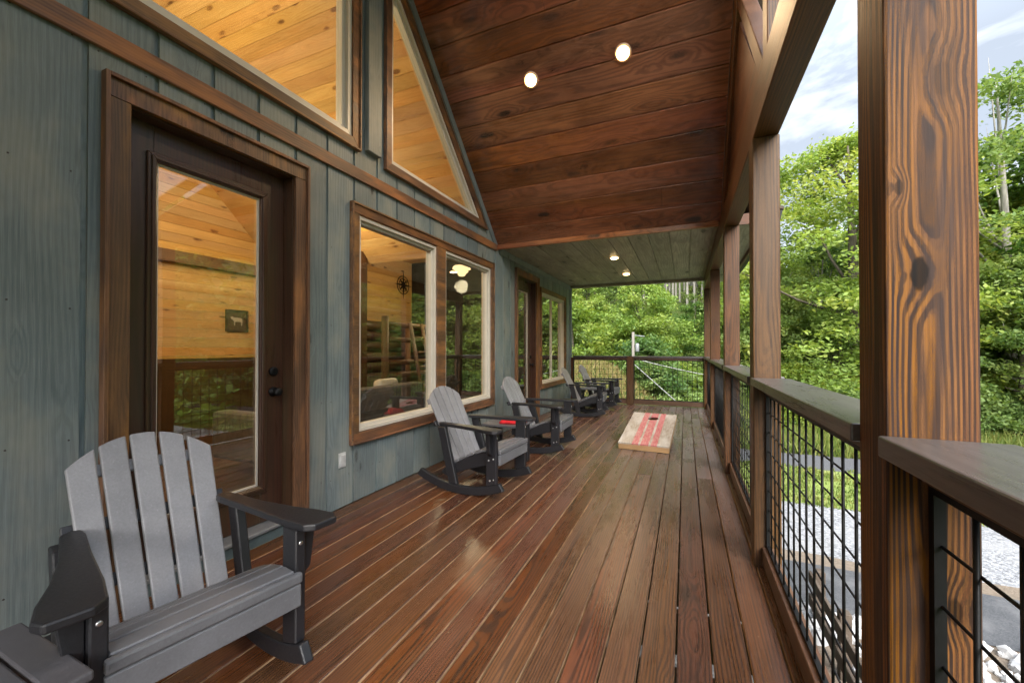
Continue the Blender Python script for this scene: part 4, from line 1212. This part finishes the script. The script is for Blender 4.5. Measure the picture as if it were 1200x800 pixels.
for _ in range(2600):
    a = rs.uniform(-.38, .68); d = rs.uniform(30, 95)
    x_, y_ = math.sin(a)*d, math.cos(a)*d
    if y_ < 27 or not free(x_, y_, 3.9): continue
    el = d
    far = sst(40, 60, d)
    k = rs.choice(['mid', 'yel', 'deep', 'pole'], p=[.42-.12*far, .23-.08*far, .25+.0*far, .10+.20*far])
    h = {'mid': 9, 'yel': 8.5, 'deep': 11, 'pole': 15}[k]*rs.uniform(.75, 1.2)
    lat = x_*.9195+y_*.393; dep = y_*.9195-x_*.393
    px_ = 600+475*lat/dep
    if 738 < px_ < 845 and dep < 60:
        if k == 'pole': continue
        h = min(h, 1.28+(408-352)/475*dep-gz(x_, y_))
        if h < 3: continue
    if px_ > 850 and k == 'deep': k = 'mid'
    plant({'mid': 'hmid', 'yel': 'hyel', 'deep': 'hdeep'}.get(k, k), x_, y_, h, rs.uniform(0, 6.28), lb[k], g+' '+{'mid': '(green)', 'yel': '(yellowish)', 'deep': '(dark)', 'pole': '(bare trunks)'}[k], rs.uniform(.9, 1.25)); cnt += 1
    if cnt >= 190: break
# bare trunks upslope right behind the vine draped tree
for k in range(30):
    px = 735+k*3.3+rs.uniform(-1.5, 1.5); d = rs.uniform(34, 50)
    x_, y_ = at_d(px, d); plant('pole', x_, y_, rs.uniform(12, 15), rs.uniform(0, 6), lb['pole'], g+' (bare trunks)', .8)
# bushes
gb = 'bushes beyond the road'
for k in range(34):
    px = rs.uniform(850, 1290); d = rs.uniform(18.5, 24)
    x_, y_ = at_d(px, d)
    if y_ < 19.2: y_ = 19.2+rs.uniform(0, 2)
    kk = rs.choice(['bush', 'bushy', 'bushd'], p=[.5, .38, .12])
    plant(kk, x_, y_, rs.uniform(1.4, 3.0), rs.uniform(0, 6), {'bush': 'leafy green bush beyond the road', 'bushy': 'yellow green bush beyond the road', 'bushd': 'dark green bush beyond the road'}[kk], gb+{'bush': ' (green)', 'bushy': ' (yellow green)', 'bushd': ' (dark)'}[kk])
gb2 = 'bushes beyond the end railing'
for k in range(26):
    px = rs.uniform(735, 850); d = rs.uniform(18.5, 27)
    x_, y_ = at_d(px, d); kk = rs.choice(['bush', 'bushy', 'bushd'])
    plant(kk, x_, y_, rs.uniform(1.6, 3.0), rs.uniform(0, 6), {'bush': 'leafy green bush below the end railing', 'bushy': 'yellow green bush below the end railing', 'bushd': 'dark green bush below the end railing'}[kk], gb2+{'bush': ' (green)', 'bushy': ' (yellow green)', 'bushd': ' (dark)'}[kk])
for k in range(14):
    px = rs.uniform(655, 742); d = rs.uniform(24, 31)
    x_, y_ = at_d(px, d); kk = rs.choice(['bush', 'bushy', 'bushd'])
    plant(kk, x_, y_, rs.uniform(2.2, 3.8), rs.uniform(0, 6), {'bush': 'leafy green bush behind the dry grass bank', 'bushy': 'yellow green bush behind the dry grass bank', 'bushd': 'dark green bush behind the dry grass bank'}[kk], 'bushes behind the dry grass bank'+{'bush': ' (green)', 'bushy': ' (yellow green)', 'bushd': ' (dark)'}[kk])
# wood off to the right, seen only in the window glass: one mass
rs = np.random.RandomState(77); cs = []; rd = []
for k in range(46):
    a = rs.uniform(.70, 1.75); d = rs.uniform(22, 42); x_, y_ = math.sin(a)*d, math.cos(a)*d; H = rs.uniform(8, 13)
    for q in range(26):
        t_ = rs.rand(); rr_ = 3.6*math.sqrt(rs.rand())*(1-.6*t_); b_ = rs.uniform(0, 6.28)
        cs.append((x_+rr_*math.cos(b_), y_+rr_*math.sin(b_), gz(x_, y_)+H*t_)); rd.append(rs.uniform(.5, 1.2))
me = leaf_cloud('woods', np.array(cs), np.array(rd), 42, .26, rs, M['leaf'])
o = bpy.data.objects.new('woods', me); link(o); tag(o, 'leafy wood beyond the drive, mirrored in the cabin windows', 'woods', None, 'stuff')

# ------------------------------------------------------------------ utility pole and wires
x_, y_ = at_d(742, 15.5); zt = 1.28+(408-389)/475*15.5
e = world_empty('utility_pole', (x_, y_, gz(x_, y_))); tag(e, 'pale utility pole behind the end railing', 'utility pole')
m = MB(); m.tube([(x_, y_, gz(x_, y_)-.5), (x_, y_, zt)], [.06, .05], 12); m.build('pole', M['polew'], e)
m = MB(); m.lathe([(.06, 0), (.07, .02), (.07, .28), (.04, .32)], (x_+.15, y_, zt-.75), 16); m.build('meter_can', M['steel'], e)
m = MB(); m.tube([(x_, y_, zt-.12), (x_+.42, y_, zt-.17)], .018, 6); m.build('bracket', M['steel'], e)
def cable(p0, p1, sag, r, label, nm='cable'):
    p0, p1 = Vector(p0), Vector(p1); pts = []
    for i in range(15):
        f = i/14; q = p0.lerp(p1, f); q.z -= 4*sag*f*(1-f); pts.append(q)
    o = empty(nm, p0); o['_w'] = 1
    m = MB(); m.tube(pts, r, 6); bpy.data.objects.remove(o)
    o = m.build(nm, M['wire'], None, org=p0); o.location = p0; tag(o, label, 'cable')
top = Vector((x_, y_, zt-.1))
gx, gy = at_d(792, 15)
cable((x_, y_, zt-1.2), (gx, gy, 1.28-(470-408)/475*15), 0, .016, 'white guy wire slanting down right from the utility pole', 'guy_wire')
bx, by = at_d(960, 22); cable(top-Vector((0, 0, .9)), (bx, by, 1.28-(452-408)/475*22), .3, .018, 'pale cable running right from the utility pole past the posts', 'cable')
cx, cy = at_d(1220, 19); cable((bx, by, 1.28-(452-408)/475*22), (cx, cy, 1.28-(478-408)/475*19), .15, .018, 'pale cable crossing the trees right of the nearest post', 'cable')

# ------------------------------------------------------------------ sky, sun, camera
SUN_EL, SUN_AZ = R(40), R(160)        # azimuth clockwise from +Y: veiled sun, low on the open side behind the camera
w = bpy.data.worlds.new('World'); scene.world = w; w.use_nodes = True
nt = w.node_tree; nt.nodes.clear()
wo = nt.nodes.new('ShaderNodeOutputWorld'); bg = nt.nodes.new('ShaderNodeBackground')
sky = nt.nodes.new('ShaderNodeTexSky'); sky.sky_type = 'NISHITA'; sky.sun_disc = False
sky.sun_elevation = SUN_EL; sky.sun_rotation = SUN_AZ; sky.air_density = 1.0; sky.dust_density = 1.5; sky.altitude = 400
tc = nt.nodes.new('ShaderNodeTexCoord')
mp = nt.nodes.new('ShaderNodeMapping'); mp.inputs['Scale'].default_value = (1.6, 1.6, 4.2); mp.inputs['Rotation'].default_value = (.15, .1, .6)
nz = nt.nodes.new('ShaderNodeTexNoise'); nz.inputs['Scale'].default_value = 1.5; nz.inputs['Detail'].default_value = 7; nz.inputs['Roughness'].default_value = .56; nz.inputs['Distortion'].default_value = .4
cr = nt.nodes.new('ShaderNodeValToRGB'); els = cr.color_ramp.elements
els[0].position = .52; els[0].color = (1.6, 1.8, 2.1, 1); els[1].position = .84; els[1].color = (6.4, 6.6, 6.9, 1)
mx = nt.nodes.new('ShaderNodeMix'); mx.data_type = 'RGBA'; mx.inputs[0].default_value = .95
nt.links.new(tc.outputs['Generated'], mp.inputs[0]); nt.links.new(mp.outputs[0], nz.inputs['Vector']); nt.links.new(nz.outputs['Fac'], cr.inputs[0])
nt.links.new(sky.outputs[0], mx.inputs[6]); nt.links.new(cr.outputs[0], mx.inputs[7]); 
sx = nt.nodes.new('ShaderNodeSeparateXYZ'); nt.links.new(tc.outputs['Generated'], sx.inputs[0])
mr = nt.nodes.new('ShaderNodeMapRange'); mr.inputs[1].default_value = .45; mr.inputs[2].default_value = .95; mr.inputs[3].default_value = 1.0; mr.inputs[4].default_value = 3.0   # an overcast sky is brightest overhead
nt.links.new(sx.outputs[2], mr.inputs[0])
vm = nt.nodes.new('ShaderNodeVectorMath'); vm.operation = 'SCALE'; nt.links.new(mx.outputs[2], vm.inputs[0]); nt.links.new(mr.outputs[0], vm.inputs[3]); nt.links.new(vm.outputs[0], bg.inputs[0])
bg.inputs[1].default_value = .10
nt.links.new(bg.outputs[0], wo.inputs[0])
sd = bpy.data.lights.new('sun', 'SUN'); sd.energy = 3.0; sd.angle = R(55); sd.color = (1, .96, .90)
so = bpy.data.objects.new('sun', sd); link(so)
dirv = Vector((math.sin(SUN_AZ)*math.cos(SUN_EL), math.cos(SUN_AZ)*math.cos(SUN_EL), math.sin(SUN_EL)))
so.rotation_euler = dirv.to_track_quat('Z', 'Y').to_euler(); so.location = dirv*60

cam = bpy.data.cameras.new('camera'); co = bpy.data.objects.new('camera', cam); link(co)
cam.sensor_width = 36; cam.lens = 475/1200*36; cam.clip_end = 2000; cam.clip_start = .02
pitch = .45
cam.shift_y = (8-475*math.tan(R(pitch)))/1200
co.location = (0, 0, 1.28); co.rotation_euler = (R(90+pitch), 0, math.atan2(203, 475))
scene.camera = co

for o in bpy.data.objects:
    if '_w' in o: del o['_w']
scene.view_settings.view_transform = 'Standard'; scene.view_settings.look = 'None'
scene.view_settings.gamma = 1; scene.view_settings.use_curve_mapping = False
scene.view_settings.exposure = 2.1
scene.render.engine = 'CYCLES'
c = scene.cycles
c.use_denoising = True
try: c.denoiser = 'OPENIMAGEDENOISE'
except Exception: pass
c.max_bounces = 7; c.diffuse_bounces = 4; c.glossy_bounces = 3; c.transmission_bounces = 6; c.transparent_max_bounces = 12
c.sample_clamp_indirect = 6; c.caustics_reflective = False; c.caustics_refractive = False
c.use_adaptive_sampling = True; c.adaptive_threshold = .03
